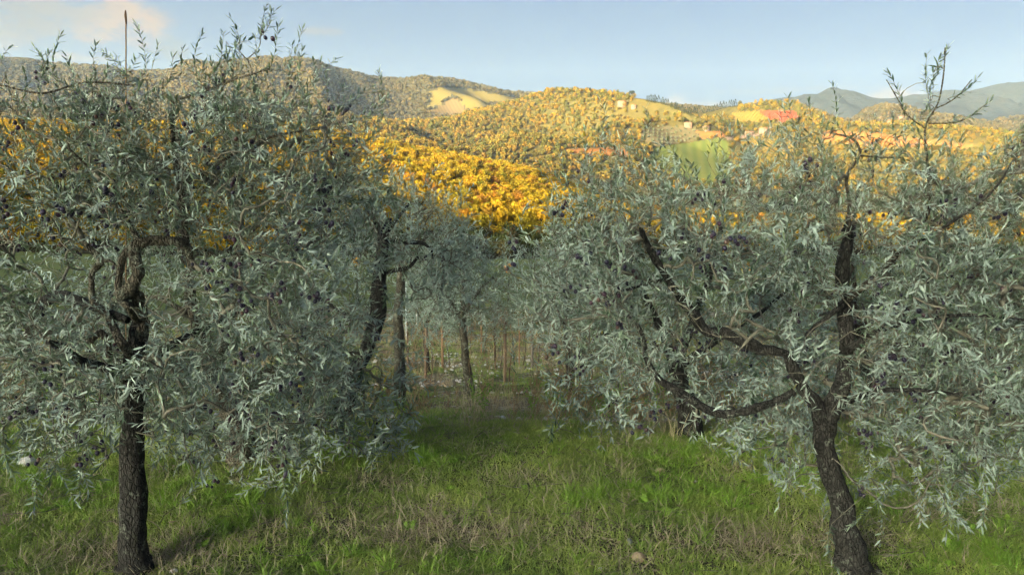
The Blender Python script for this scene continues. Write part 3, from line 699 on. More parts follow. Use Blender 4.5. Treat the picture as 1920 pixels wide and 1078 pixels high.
# --- left near tree
Y1 = 3.25
g1 = np.random.default_rng(11)
bx = base_at(252, 1075, Y1)
T1 = path(Y1, (250, 1105, 100), (250, 1068, 74), (252, 1030, 58), (254, 960, 54), (250, 880, 50), (251, 800, 48), (252, 720, 44), (256, 640, 38), (262, 590, 30))
T1[0] = (T1[0][0], T1[0][1], bx[2] - .06, T1[0][3])
L1 = [
    (path(Y1, (258, 640, 34), (262, 600, 30), (258, 555, 28, 3.2), (225, 552, 28, 3.15), (248, 540, 30, 3.15), (258, 500, 26, 3.15), (255, 462, 26, 3.18), (285, 452, 24, 3.2), (330, 452, 22, 3.25), (352, 468, 18, 3.3), (362, 505, 13, 3.35)), 'bark_grey'),
    (path(Y1, (262, 600, 24), (238, 575, 16, 3.1), (222, 555, 14), (226, 500, 16), (238, 470, 15), (262, 450, 12)), 'bark_grey'),
    (path(Y1, (262, 680, 26), (225, 640, 20, 3.1), (205, 600, 18), (175, 560, 15), (173, 515, 12), (188, 490, 15), (168, 465, 13), (152, 450, 8)), 'bark_grey'),
    (path(Y1, (190, 488, 10), (208, 490, 7), (218, 500, 4)), 'bark_grey'),
    (path(Y1, (235, 565, 14), (252, 580, 12), (268, 600, 11), (284, 606, 6)), 'bark_grey'),
    (path(Y1, (255, 720, 30), (200, 690, 22, 3.05), (150, 676, 22, 2.95), (118, 652, 16, 2.9), (90, 640, 12, 2.85)), 'bark_dark'),
    (path(Y1, (170, 640, 14), (188, 622, 14), (200, 640, 14), (205, 668, 14)), 'bark_grey'),
    (path(Y1, (240, 600, 16), (150, 565, 22, 3.4), (110, 555, 26, 3.5), (60, 572, 20, 3.6), (10, 545, 18, 3.7), (-60, 530, 14, 3.8)), 'bark_dark'),
    (path(Y1, (258, 700, 22), (330, 640, 15, 3.5), (420, 600, 11, 3.7), (500, 560, 8, 3.8)), 'bark_dark'),
    (path(Y1, (352, 470, 16, 3.3), (340, 380, 13, 3.35), (330, 300, 12, 3.4), (322, 220, 10, 3.4), (326, 180, 9, 3.4)), 'bark_grey'),
    (path(Y1, (262, 455, 12), (230, 400, 9), (180, 330, 7, 3.0), (130, 280, 5, 2.9)), 'bark_grey'),
    (path(Y1, (340, 360, 8, 3.35), (420, 300, 7, 3.2), (500, 260, 5, 3.1), (600, 240, 4, 3.0)), 'bark_grey'),
    (path(Y1, (326, 190, 6, 3.4), (385, 170, 5, 3.2), (440, 150, 4, 3.1), (505, 130, 3, 3.05)), 'bark_grey'),
    (path(Y1, (250, 160, 4, 3.1), (160, 155, 4, 3.0), (80, 175, 4, 2.9), (0, 160, 3, 2.85)), 'bark_grey'),
]
G1 = [  # x from -120, 60 px cells, rows from y = 120
    [1, 1, 0, 1, 1, 2, 1, 1, 2, 2, 1, 1, 0],
    [2, 2, 1, 2, 6, 6, 5, 4, 5, 5, 5, 3, 3, 1],
    [3, 3, 3, 5, 8, 8, 6, 5, 6, 6, 6, 5, 4, 2],
    [3, 3, 2, 4, 7, 7, 8, 7, 6, 6, 6, 6, 4, 2],
    [3, 2, 2, 4, 6, 6, 5, 4, 5, 5, 5, 4, 3, 0],
    [3, 3, 2, 3, 4, 3, 3, 3, 3, 3, 3, 2, 1, 0],
    [3, 3, 2, 2, 3, 2, 2, 3, 3, 3, 3, 2, 1, 0],
    [4, 4, 4, 3, 2, 2, 2, 3, 3, 3, 3, 2, 1, 0],
    [5, 5, 5, 5, 4, 3, 3, 3, 4, 3, 3, 2, 1, 0],
    [5, 5, 6, 6, 6, 5, 6, 6, 5, 4, 4, 3, 2, 0],
    [4, 4, 5, 6, 5, 5, 5, 5, 5, 4, 4, 3, 2, 0],
    [3, 3, 4, 4, 4, 4, 1, 3, 4, 4, 3, 2, 1, 0],
    [0, 1, 0, 1, 1, 0, 0, 0, 1, 0, 1, 0, 0, 0],
]
clr = seg((258, 640), (225, 552), (255, 500), (255, 462), (330, 450)) + seg((175, 560), (173, 515), (188, 490), (152, 450)) + [((250, 780), (252, 1060), 40)] + [(a_, b_, 42) for a_, b_ in (((258, 600), (225, 552)), ((225, 552), (256, 500)), ((256, 500), (256, 455)), ((256, 455), (350, 455)), ((173, 515), (188, 490)), ((188, 490), (152, 450)))]
S = [shoots_from_grid(G1, -120, 60, 120, Y1, .75, 2.9, g1, (.8, .15), clear=clr, ymin=2.6)]
for a in [(268, 150, 262, 62, 3.1, 2), (285, 150, 292, 90, 3.1, 2), (185, 160, 182, 95, 3.1, 1), (92, 170, 92, 112, 3.0, 0), (345, 150, 348, 98, 3.2, 1), (372, 150, 378, 78, 3.2, 1), (448, 150, 432, 72, 3.1, 1), (440, 150, 440, 42, 3.1, 1), (470, 140, 502, 18, 3.1, 2),
          (520, 130, 545, 100, 3.1, 1), (500, 150, 515, 62, 3.1, 0), (5, 120, 18, 92, 3.0, 0), (590, 170, 620, 120, 3.0, 1), (640, 200, 690, 170, 3.0, 1), (560, 190, 590, 130, 3.1, 0), (230, 170, 225, 120, 3.1, 1), (30, 210, 40, 150, 2.9, 1), (310, 160, 320, 115, 3.1, 1)]:
    S.append(sprig(*a[:4], a[4], a[5], g1))
# hanging sprays below the crown
for a in [(170, 780, 150, 920, 2.9, 1), (110, 800, 80, 890, 2.8, 1), (540, 800, 530, 955, 2.9, 1), (600, 780, 590, 870, 3.0, 1), (290, 770, 300, 860, 2.9, 1), (470, 800, 460, 880, 3.0, 0), (60, 900, 60, 945, 2.7, 1), (730, 800, 700, 850, 3.2, 1)]:
    S.append(sprig(*a[:4], a[4], a[5], g1))
olive_tree('large dark trunked olive tree with crooked pruned limbs at the left front', bx, [(*p[:3], p[3] * .88) for p in T1], slim(L1, .84), join(*S), 11, n_one=300, n_olives=850)
# a bare stalk standing above the left crown
st = np.array([path(3.0, (235, 260, 3), (236, 150, 2.6), (236, 90, 2.2), (236, 30, 2)) ]); V, F = thin_tubes(st, 5)

# --- right near tree
Y2 = 3.3; g2 = np.random.default_rng(23); bx2 = base_at(1598, 1075, Y2)
T2 = path(Y2, (1606, 1110, 104), (1602, 1070, 78), (1590, 1020, 60), (1578, 960, 52), (1560, 890, 50), (1548, 830, 50), (1546, 790, 56))
T2[0] = (T2[0][0], T2[0][1], bx2[2] - .06, T2[0][3])
L2 = [
    (path(Y2, (1546, 800, 40), (1566, 750, 40), (1584, 700, 36, 3.35), (1588, 640, 34, 3.38), (1580, 560, 34, 3.4), (1580, 500, 32, 3.4), (1588, 455, 26, 3.4), (1590, 422, 22, 3.4)), 'bark_dark'),
    (path(Y2, (1544, 800, 38), (1530, 760, 32), (1502, 720, 28), (1484, 690, 26), (1470, 662, 22), (1430, 655, 26), (1395, 640, 28), (1350, 622, 27), (1322, 618, 26), (1298, 585, 24), (1268, 550, 22), (1252, 522, 17), (1232, 492, 16), (1212, 455, 15), (1200, 425, 9)), 'bark_dark'),
    (path(Y2, (1488, 735, 20), (1455, 752, 18), (1420, 765, 20), (1385, 772, 20, 3.4), (1345, 775, 20, 3.45), (1300, 752, 20, 3.5), (1262, 728, 19, 3.55), (1228, 705, 16, 3.6), (1212, 670, 13, 3.6), (1205, 630, 10, 3.6), (1185, 590, 8, 3.6)), 'bark_dark'),
    (path(Y2, (1252, 522, 9), (1215, 532, 7), (1170, 545, 6), (1130, 560, 4)), 'bark_dark'),
    (path(Y2, (1582, 570, 14), (1545, 600, 11), (1515, 625, 9), (1508, 645, 6)), 'bark_dark'),
    (path(Y2, (1590, 440, 14), (1592, 380, 8), (1588, 330, 7), (1612, 290, 6), (1600, 262, 5), (1560, 250, 4)), 'bark_grey'),
    (path(Y2, (1612, 292, 5), (1650, 295, 4), (1690, 296, 3)), 'bark_grey'),
    (path(Y2, (1590, 560, 16), (1640, 520, 13, 3.2), (1690, 470, 10, 3.1), (1740, 400, 8, 3.1), (1740, 320, 6, 3.15), (1735, 240, 4, 3.2), (1760, 190, 3.4, 3.2), (1770, 130, 3, 3.2), (1772, 90, 2.5, 3.2)), 'bark_grey'),
    (path(Y2, (1733, 240, 3.4, 3.2), (1700, 215, 3, 3.2), (1680, 180, 2.6, 3.2), (1662, 150, 2.2, 3.2)), 'bark_grey'),
    (path(Y2, (1742, 232, 3, 3.2), (1800, 228, 2.6, 3.2), (1850, 195, 2.2, 3.2)), 'bark_grey'),
    (path(Y2, (1752, 205, 3, 3.2), (1790, 185, 2.6, 3.2), (1822, 150, 2.2, 3.2)), 'bark_grey'),
    (path(Y2, (1584, 660, 18), (1650, 620, 13, 3.1), (1730, 600, 10, 3.0), (1820, 590, 8, 2.9), (1920, 600, 6, 2.8)), 'bark_dark'),
    (path(Y2, (1556, 780, 16), (1620, 740, 12, 3.0), (1700, 730, 9, 2.85), (1800, 740, 7, 2.8)), 'bark_dark'),
    (path(Y2, (1690, 470, 8), (1780, 420, 7, 2.9), (1860, 360, 5, 2.8), (1900, 300, 4, 2.8)), 'bark_dark'),
]
G2 = [  # x from 960, rows from y = 240
    [0, 0, 0, 1, 0, 0, 0, 1, 2, 3, 1, 1, 1, 1, 0, 1, 2, 2],
    [0, 1, 3, 3, 2, 1, 1, 3, 4, 4, 3, 2, 4, 4, 2, 2, 4, 4],
    [0, 4, 5, 5, 5, 4, 3, 4, 5, 5, 4, 5, 6, 6, 6, 6, 6, 6],
    [1, 5, 6, 7, 5, 4, 4, 4, 4, 4, 3, 4, 6, 6, 6, 6, 6, 6],
    [2, 5, 6, 5, 3, 2, 2, 2, 3, 3, 2, 4, 6, 7, 7, 7, 6, 6],
    [2, 4, 4, 4, 2, 1, 2, 2, 2, 2, 2, 4, 6, 7, 7, 7, 6, 6],
    [1, 2, 2, 3, 3, 1, 1, 1, 2, 2, 1, 4, 6, 7, 7, 6, 6, 6],
    [0, 1, 1, 2, 2, 2, 1, 1, 2, 2, 1, 5, 6, 7, 7, 7, 6, 6],
    [0, 0, 0, 1, 1, 1, 1, 4, 4, 3, 2, 5, 6, 7, 7, 6, 6, 5],
    [0, 0, 0, 0, 0, 0, 2, 4, 3, 3, 2, 5, 6, 7, 6, 5, 4, 5],
    [0, 0, 0, 0, 0, 0, 0, 1, 3, 4, 2, 4, 4, 6, 5, 4, 2, 3],
    [0, 0, 0, 0, 0, 0, 0, 0, 0, 1, 1, 1, 1, 2, 1, 0, 0, 0],
]
clr2 = seg((1566, 770), (1588, 640), (1580, 500), (1590, 420)) + seg((1530, 760), (1470, 662), (1395, 640), (1322, 618), (1268, 550), (1232, 492), (1205, 430)) + seg((1455, 752), (1345, 775), (1228, 705), (1205, 630)) + [((1546, 800), (1560, 890), 42), ((1560, 890), (1600, 1060), 42)]
S = [shoots_from_grid(G2, 960, 60, 240, Y2, .75, 2.9, g2, (.8, .15), clear=clr2, ymin=2.6)]
for a in [(1735, 240, 1770, 88, 3.2, 1), (1700, 215, 1662, 148, 3.2, 0), (1780, 232, 1850, 192, 3.2, 0), (1780, 190, 1822, 150, 3.2, 0), (1740, 200, 1735, 110, 3.2, 0), (1555, 260, 1556, 176, 3.2, 0), (1500, 270, 1495, 190, 3.2, 2), (1470, 290, 1455, 225, 3.2, 1),
          (1525, 280, 1520, 205, 3.2, 1), (1130, 330, 1128, 200, 3.3, 0), (1100, 330, 1098, 255, 3.3, 1), (1150, 330, 1140, 240, 3.3, 0), (1210, 320, 1208, 215, 3.4, 0), (1350, 320, 1352, 225, 3.5, 0), (1860, 330, 1910, 250, 2.9, 2), (1690, 280, 1680, 220, 3.1, 1), (1650, 300, 1640, 270, 3.1, 1),
          (1450, 780, 1380, 830, 3.0, 2), (1490, 850, 1465, 940, 3.0, 2), (1560, 980, 1570, 1050, 2.9, 1), (1760, 880, 1775, 990, 2.8, 1), (1640, 930, 1650, 1000, 2.9, 1), (1820, 880, 1850, 960, 2.8, 1)]:
    S.append(sprig(*a[:4], a[4], a[5], g2))
olive_tree('large forked olive tree with a dark limb reaching left at the right front', bx2, [(*p[:3], p[3] * .85) for p in T2], slim(L2, .82), join(*S), 23, n_one=300, n_olives=850)

# --- olive trees standing behind
def mid_tree(label, Y, base_px, trunk, limbs, rows, x0, y0, cw, gain, rd, seed, mat='bark_dark', near=False, up=(.9, .2), n_olives=0, sprigs=(), leafmat='leaf', leafL=(.045, .07), clear=(), leafW=.22, gap=.021, group='olive trees standing behind the front two'):
    g = np.random.default_rng(seed); b = base_at(*base_px, Y); T = path(Y, *trunk); T[0] = (T[0][0], T[0][1], b[2] - .05, T[0][3])
    S = [shoots_from_grid(rows, x0, cw, y0, Y, rd, 2.6 * gain * (Y / 3.25) ** 2 * (cw / 60) ** 2, g, up, clear=clear)]
    for a in sprigs: S.append(sprig(*a[:4], Y, a[4], g))
    return olive_tree(label, b, T, [(path(Y, *l), mat) for l in limbs], join(*S), seed, mat, near, n_olives=n_olives, leafmat=leafmat, leafL=leafL, leafW=leafW, gap=gap, twig_r=.0016)
mid_tree('olive tree leaning left behind the left front tree with two tall upright limbs', 4.7, (440, 800), [(450, 815, 60), (440, 780, 44), (420, 740, 36), (400, 700, 34), (385, 680, 30)],
    [[(392, 690, 26), (365, 600, 22), (350, 520, 22), (342, 440, 24), (342, 360, 24), (338, 290, 20), (330, 240, 10)], [(405, 700, 24), (430, 600, 20), (444, 500, 18), (446, 400, 17), (446, 320, 15), (440, 250, 8)],
     [(420, 740, 20), (520, 690, 14), (600, 670, 10), (680, 660, 6)], [(445, 450, 10), (520, 400, 8), (600, 380, 5)], [(365, 600, 12), (300, 560, 9), (230, 560, 6)]],
    [[0, 0, 1, 2, 1, 1, 1, 0, 0, 0], [1, 1, 2, 2, 2, 2, 2, 2, 1, 0], [1, 2, 1, 2, 1, 2, 3, 3, 2, 0], [1, 1, 1, 2, 1, 3, 4, 4, 3, 1], [2, 2, 2, 2, 3, 4, 5, 4, 3, 1], [2, 2, 2, 2, 4, 5, 5, 4, 2, 0], [2, 2, 2, 3, 4, 5, 5, 4, 2, 1], [2, 2, 2, 3, 5, 6, 6, 5, 3, 2],
     [1, 1, 2, 3, 5, 6, 6, 6, 4, 3], [1, 1, 1, 2, 4, 6, 6, 6, 5, 3], [0, 0, 1, 1, 3, 5, 6, 6, 5, 2], [0, 0, 0, 0, 1, 2, 3, 3, 2, 0]],
    180, 200, 60, .52, .8, 31, 'bark_grey', near=True, n_olives=200, clear=[((342, 290), (342, 440), 18), ((446, 320), (446, 450), 14), ((410, 700), (445, 790), 26)])
mid_tree('olive tree with a curved black trunk left of the gap', 6.6, (640, 778), [(640, 790, 50), (655, 740, 36), (672, 690, 30), (690, 640, 28), (705, 600, 30), (710, 560, 30), (712, 520, 26), (716, 480, 22), (719, 446, 18)],
    [[(720, 458, 7), (740, 452, 8), (765, 456, 9), (790, 455, 7), (808, 468, 5), (812, 485, 3)], [(714, 512, 9), (745, 506, 8), (768, 500, 7), (784, 482, 6)], [(700, 610, 9), (650, 590, 8), (600, 560, 6)], [(719, 446, 10), (700, 410, 7), (680, 380, 5)], [(719, 446, 9), (745, 410, 6), (770, 380, 4)]],
    [[0, 1, 2, 2, 3, 2, 1, 0, 0], [1, 3, 4, 5, 5, 5, 4, 2, 0], [3, 4, 5, 5, 6, 6, 5, 4, 1], [3, 4, 5, 4, 5, 6, 6, 4, 2], [3, 4, 4, 2, 4, 5, 5, 4, 2], [3, 4, 3, 1, 2, 3, 4, 3, 1], [3, 3, 2, 1, 1, 1, 1, 1, 0], [3, 3, 2, 0, 0, 0, 0, 0, 0], [2, 2, 1, 0, 0, 0, 0, 0, 0]],
    560, 325, 40, .62, .9, 41, n_olives=60, clear=[((719, 446), (700, 620), 20), ((700, 620), (670, 690), 18), ((720, 456), (800, 462), 8)],
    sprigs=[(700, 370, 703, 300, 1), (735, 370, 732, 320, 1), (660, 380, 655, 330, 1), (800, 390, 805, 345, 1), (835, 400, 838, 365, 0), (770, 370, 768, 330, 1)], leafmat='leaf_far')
mid_tree('grey straight olive trunk just right of the curved black trunk', 9.2, (748, 660), [(748, 700, 24), (748, 640, 19), (747, 580, 17), (750, 540, 17), (752, 510, 14)],
    [[(752, 515, 10), (775, 480, 7), (800, 440, 4)], [(752, 512, 9), (740, 470, 7), (725, 430, 4)], [(752, 512, 8), (760, 460, 6), (768, 410, 4)]],
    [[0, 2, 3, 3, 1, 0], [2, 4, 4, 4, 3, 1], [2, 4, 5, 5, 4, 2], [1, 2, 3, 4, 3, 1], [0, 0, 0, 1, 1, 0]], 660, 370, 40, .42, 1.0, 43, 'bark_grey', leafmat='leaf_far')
mid_tree('young olive tree on a thin leaning trunk in the middle of the gap', 11.4, (882, 742), [(884, 752, 24), (881, 735, 18), (876, 690, 16), (870, 640, 15), (868, 600, 13), (866, 570, 10)],
    [[(867, 600, 8), (840, 560, 6), (815, 530, 4)], [(867, 590, 8), (895, 550, 6), (925, 520, 4)], [(866, 570, 8), (870, 520, 6), (872, 480, 3)]],
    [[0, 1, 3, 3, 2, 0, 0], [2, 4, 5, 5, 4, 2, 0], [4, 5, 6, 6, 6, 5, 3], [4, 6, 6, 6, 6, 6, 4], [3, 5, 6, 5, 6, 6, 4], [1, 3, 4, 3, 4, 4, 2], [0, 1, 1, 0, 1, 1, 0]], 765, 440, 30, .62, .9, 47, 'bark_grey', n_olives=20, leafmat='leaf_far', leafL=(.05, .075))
mid_tree('olive tree with a pale thin trunk right of the gap', 11.0, (1072, 742), [(1075, 752, 24), (1071, 735, 18), (1067, 690, 16), (1064, 640, 14), (1062, 600, 12)],
    [[(1062, 610, 9), (1030, 560, 6), (1005, 520, 4)], [(1062, 605, 9), (1090, 560, 6), (1120, 520, 4)], [(1062, 600, 8), (1060, 540, 6), (1058, 490, 3)]],
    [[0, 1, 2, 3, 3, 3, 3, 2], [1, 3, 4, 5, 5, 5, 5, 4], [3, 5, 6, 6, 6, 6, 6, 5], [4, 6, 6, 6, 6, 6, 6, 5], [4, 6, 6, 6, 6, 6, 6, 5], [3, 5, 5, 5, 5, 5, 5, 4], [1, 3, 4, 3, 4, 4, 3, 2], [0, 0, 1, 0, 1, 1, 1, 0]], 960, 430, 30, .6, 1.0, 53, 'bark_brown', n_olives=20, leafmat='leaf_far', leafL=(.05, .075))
mid_tree('olive tree with a thick dark trunk at the grass edge right of the gap', 5.1, (1292, 802), [(1296, 822, 60), (1292, 790, 44), (1284, 755, 38), (1274, 715, 34), (1268, 680, 30)],
    [[(1270, 700, 22), (1240, 620, 16), (1200, 540, 12), (1160, 470, 8), (1130, 420, 5)], [(1268, 685, 22), (1300, 600, 16), (1330, 520, 12), (1350, 440, 9), (1360, 370, 5)], [(1270, 690, 16), (1340, 640, 12), (1420, 590, 8), (1480, 540, 5)], [(1262, 660, 14), (1180, 640, 10), (1110, 620, 6)], [(1330, 520, 9), (1290, 440, 7), (1260, 370, 4)]],
    [[0, 0, 1, 2, 2, 1, 1, 0, 0], [0, 2, 3, 4, 3, 3, 3, 2, 1], [1, 3, 4, 4, 4, 4, 4, 3, 2], [2, 4, 4, 5, 4, 4, 4, 4, 3], [2, 4, 5, 5, 4, 5, 5, 4, 3], [3, 4, 5, 4, 4, 5, 5, 4, 3], [3, 4, 5, 4, 4, 5, 5, 4, 3], [2, 4, 4, 3, 3, 5, 5, 4, 3], [1, 2, 3, 2, 2, 4, 4, 3, 2], [0, 1, 1, 0, 0, 2, 2, 1, 0]],
    1030, 280, 60, .50, .9, 59, near=True, n_olives=120, leafmat='leaf')
mid_tree('olive tree behind the fork of the right front tree', 6.8, (1640, 775), [(1640, 790, 40), (1636, 740, 28), (1622, 690, 24), (1610, 640, 22)],
    [[(1612, 650, 18), (1640, 560, 13), (1680, 480, 9), (1720, 400, 6)], [(1610, 640, 18), (1560, 560, 12), (1500, 480, 8), (1460, 400, 5)], [(1610, 645, 16), (1600, 520, 10), (1600, 420, 7), (1610, 350, 4)], [(1625, 690, 14), (1720, 640, 9), (1820, 600, 6)]],
    [[1, 2, 2, 1, 1, 2, 2, 3, 3, 3], [2, 3, 4, 3, 3, 4, 4, 4, 4, 4], [3, 4, 4, 4, 3, 4, 4, 4, 4, 4], [3, 4, 4, 4, 3, 4, 4, 4, 4, 4], [3, 4, 4, 3, 2, 4, 4, 4, 4, 4], [3, 4, 4, 3, 2, 4, 4, 4, 4, 4], [2, 4, 4, 3, 2, 3, 4, 4, 4, 3], [1, 2, 3, 2, 1, 3, 3, 3, 3, 2], [0, 1, 1, 1, 0, 2, 2, 2, 1, 1]],
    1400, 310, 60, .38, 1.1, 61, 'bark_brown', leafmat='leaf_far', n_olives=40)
mid_tree('olive tree at the left picture edge behind the left front tree', 6.2, (60, 770), [(60, 790, 50), (70, 740, 36), (60, 690, 30), (40, 650, 26)],
    [[(45, 660, 20), (10, 600, 14), (-50, 540, 9)], [(45, 655, 20), (90, 620, 14), (150, 600, 9)], [(42, 650, 18), (60, 600, 12), (50, 560, 8)]],
    [[1, 0, 0, 0, 0, 1, 2, 2], [1, 1, 0, 0, 1, 2, 3, 3], [2, 2, 1, 1, 2, 4, 4, 3], [3, 3, 3, 3, 4, 4, 4, 3], [4, 4, 4, 4, 4, 4, 4, 3], [4, 4, 4, 3, 3, 4, 4, 3], [2, 3, 3, 2, 2, 3, 3, 2], [1, 1, 1, 0, 0, 1, 1, 1]],
    -180, 400, 60, .40, 1.0, 67, 'bark_grey', leafmat='leaf_far')
mid_tree('olive tree further down the slope above the vine posts', 14.5, (800, 690), [(800, 712, 16), (800, 690, 11), (798, 650, 10), (796, 610, 9)], [[(797, 620, 6), (780, 580, 4), (760, 550, 3)], [(797, 615, 6), (815, 570, 4), (830, 540, 3)]],
    [[1, 2, 3, 2, 1], [2, 4, 5, 4, 2], [3, 5, 5, 4, 3], [2, 3, 4, 3, 2], [1, 2, 2, 2, 1]], 735, 495, 28, .4, 1.0, 71, 'bark_brown', leafmat='leaf_far', leafL=(.055, .08))

# ---------------------------------------------------------------- orchard floor: grass, straw, weeds, stones
def tuft(name, seed, n, h, wd, r, mat, lean=.5, curl=.35):
    g = np.random.default_rng(seed); a = g.uniform(0, 6.28, n); q = np.sqrt(g.uniform(0, 1, n)) * r
    B = np.stack([np.cos(a) * q, np.sin(a) * q, np.full(n, -.004)], -1); L_ = h * g.uniform(.45, 1.2, n)
    az = a + g.normal(0, .9, n); ln = np.abs(g.normal(0, lean, n)); D = nrm(np.stack([np.cos(az) * ln, np.sin(az) * ln, np.ones(n)], -1))
    bend = nrm(np.stack([np.cos(az), np.sin(az), -.5 * np.ones(n)], -1)) * (L_ * curl * g.uniform(.3, 1.5, n))[:, None]
    S = nrm(np.cross(D, g.normal(size=(n, 3)))) * (wd * g.uniform(.6, 1.3, n) * .5)[:, None]
    p1 = B + D * (L_ * .45)[:, None] + bend * .22; p2 = B + D * L_[:, None] + bend
    V = np.stack([B - S, B + S, p1 + S * .8, p1 - S * .8, p2], 1).reshape(-1, 3); b = np.arange(n)[:, None] * 5
    return make_mesh(name, V, [b + np.array([0, 1, 2, 3]), b + np.array([3, 2, 4])], mat, attrs={'tint': np.repeat(g.uniform(0, 1, n), 5)})
def blade_mat(name, a, b, c, patch=True):
    m = NT(name); t = m.attr('tint'); f = m.math('ADD', m.math('MULTIPLY', t, .45), m.math('MULTIPLY', m.rand(), .35)); 
    f = m.math('ADD', f, m.math('MULTIPLY_ADD', m.noise(1.7, 3, .6), 1.5, -.65)) if patch else f
    col_ = m.ramp(f, [(0, a), (.5, b), (1, c)]); return m.done(col_, .55, spec=.35, trans=(.3, col_))
M['grass'] = blade_mat('grass_blades', (.11, .17, .04), (.26, .34, .07), (.48, .52, .13))
M['lush'] = blade_mat('lush_grass_blades', (.14, .26, .03), (.24, .38, .05), (.34, .46, .07), False)
M['straw'] = blade_mat('dead_straw', (.24, .19, .125), (.40, .33, .22), (.55, .47, .34), False)
M['pale_straw'] = blade_mat('pale_standing_straw', (.30, .24, .12), (.46, .38, .21), (.60, .52, .33), False)
M['brownweed'] = blade_mat('dry_weed', (.24, .14, .07), (.40, .26, .13), (.52, .40, .21), False)
gr = [tuft('grass_tuft', 300 + k, 24, .040, .0036, .05, M['grass'], .55) for k in range(4)]
ms = [tuft('moss_tuft', 310 + k, 30, .026, .0045, .05, M['grass'], .9) for k in range(3)]
lu = [tuft('lush_tuft', 320 + k, 30, .12, .0055, .035, M['lush'], .40, .5) for k in range(3)]
stw = [tuft('straw_tuft', 330 + k, 14, .09, .0032, .07, M['straw'], 3.0, .2) for k in range(4)]
stand_straw = [tuft('standing_straw', 340 + k, 16, .26, .0032, .05, M['pale_straw'], .30, .25) for k in range(3)]
g = np.random.default_rng(500)
def on_ground(n, ymin, ymax, umax=.80):
    y = np.sqrt(g.uniform(ymin ** 2, ymax ** 2, n)); x = g.uniform(-umax, umax, n) * y; return x, y
def blob(px, py, items): return np.max([np.exp(-(((px - a) / c) ** 2 + ((py - b) / d) ** 2)) * w_ for a, b, c, d, w_ in items], 0)
BARE = [(240, 1050, 170, 34, 1.), (870, 1000, 190, 36, .9), (1010, 900, 150, 14, .7), (1380, 1020, 150, 30, .9), (1560, 1010, 110, 40, .8), (720, 905, 60, 16, .7), (640, 1010, 140, 25, .5), (1760, 960, 120, 22, .7), (350, 1020, 90, 20, .8)]
LUSH = [(640, 850, 46, 20, 1.), (790, 862, 42, 16, .8), (1320, 845, 130, 24, .8), (1085, 940, 34, 16, 1.), (1270, 930, 140, 30, .45), (1840, 1050, 90, 30, .6), (400, 950, 100, 40, .35), (110, 930, 100, 50, .4), (700, 1060, 200, 20, .3), (1480, 900, 90, 30, .35)]
def cover(name, n, ymin, ymax, prob, sources, smin, smax, label):
    x, y = on_ground(n, ymin, ymax); z = H(x, y); px, py = to_px(np.stack([x, y, z], -1))
    pr = prob(x, y, px, py); k = (g.uniform(size=n) < pr) & (px > -150) & (px < 2070) & (py < 1150)
    x, y, z = x[k], y[k], z[k]; n = len(x); s = g.uniform(smin, smax, n)
    instancer(name, np.stack([x, y, z], -1), np.stack([g.normal(0, .1, n), g.normal(0, .1, n), g.uniform(0, 6.28, n)], -1), np.stack([s, s, s * g.uniform(.7, 1.3, n)], -1), g.integers(0, len(sources), n), sources, label)
nz_ = lambda x, y, sc_, sd: .5 + .75 * fbm(x * sc_, y * sc_, o=3, seed=sd)
cover('grass', 30000, 2.1, 5.7, lambda x, y, px, py: np.clip(nz_(x, y, 1.8, 60) * 1.5 - .12 - .95 * blob(px, py, BARE), .10, 1), gr, .45, 1.15, 'short uneven green grass on the orchard terrace')
cover('moss', 26000, 2.1, 5.7, lambda x, y, px, py: np.clip(.75 - .5 * blob(px, py, BARE), .1, 1), ms, .7, 1.4, 'low creeping green growth between the grass')
cover('lush_grass', 16000, 2.1, 5.7, lambda x, y, px, py: np.clip(blob(px, py, LUSH) * .75 + .035 * nz_(x, y, 2.2, 66), 0, 1), lu, .4, .9, 'tall bright green grass clumps on the terrace')
cover('straw', 26000, 2.1, 5.8, lambda x, y, px, py: np.clip(.12 + .7 * blob(px, py, BARE) + .4 * (nz_(x, y, 2.0, 71) - .5), .03, 1), stw, .5, 1.3, 'dead straw and mown grass lying on the soil')
cover('slope_grass', 45000, 5.5, 34, lambda x, y, px, py: np.clip((nz_(x, y, .55, 62) - .38) * 3.0, 0, 1) * np.clip(12 / y, .4, 1), gr, 1.0, 2.6, 'patchy grass on the stony slope below the terrace')
cover('slope_straw', 16000, 5.0, 30, lambda x, y, px, py: np.clip(.10 + (nz_(x, y, .6, 64) - .4) * .9 + .22 * ((y < 7) & (px > 860)), 0, 1), stand_straw, .5, 1.5, 'dry standing grass along the edge and down the slope')
# branched dry weeds
def weed(name, seed, h, mat, n=9, leafy=.02):
    g_ = np.random.default_rng(seed); P = []
    for k in range(n):
        t0 = g_.uniform(0, .8) if k else 0; a = g_.uniform(0, 6.28); ln = h * (1 if k == 0 else g_.uniform(.15, .38)); sp = 0.12 if k == 0 else .6
        b = np.array([0, 0, t0 * h]); d = np.array([math.cos(a) * sp, math.sin(a) * sp, 1.])
        P.append([np.append(b + d * ln * f, .0032 * (1 - f * .6)) for f in (0, .35, .7, 1)])
    P = np.array(P); V, F = thin_tubes(P, 3); n2 = 70
    pk = g_.integers(1, n, n2); t = g_.uniform(.2, 1, n2); B = P[pk, 0, :3] + (P[pk, 3, :3] - P[pk, 0, :3]) * t[:, None]
    V2, F2 = leaf_mesh_arrays(B, g_.normal(size=(n2, 3)), nrm(g_.normal(size=(n2, 3))), np.full(n2, leafy) * g_.uniform(.5, 1.3, n2), np.full(n2, leafy * .35), True)
    return make_mesh(name, np.vstack([V, V2]), [F, F2 + len(V)], mat, attrs={'tint': g_.uniform(0, 1, len(V) + len(V2))})
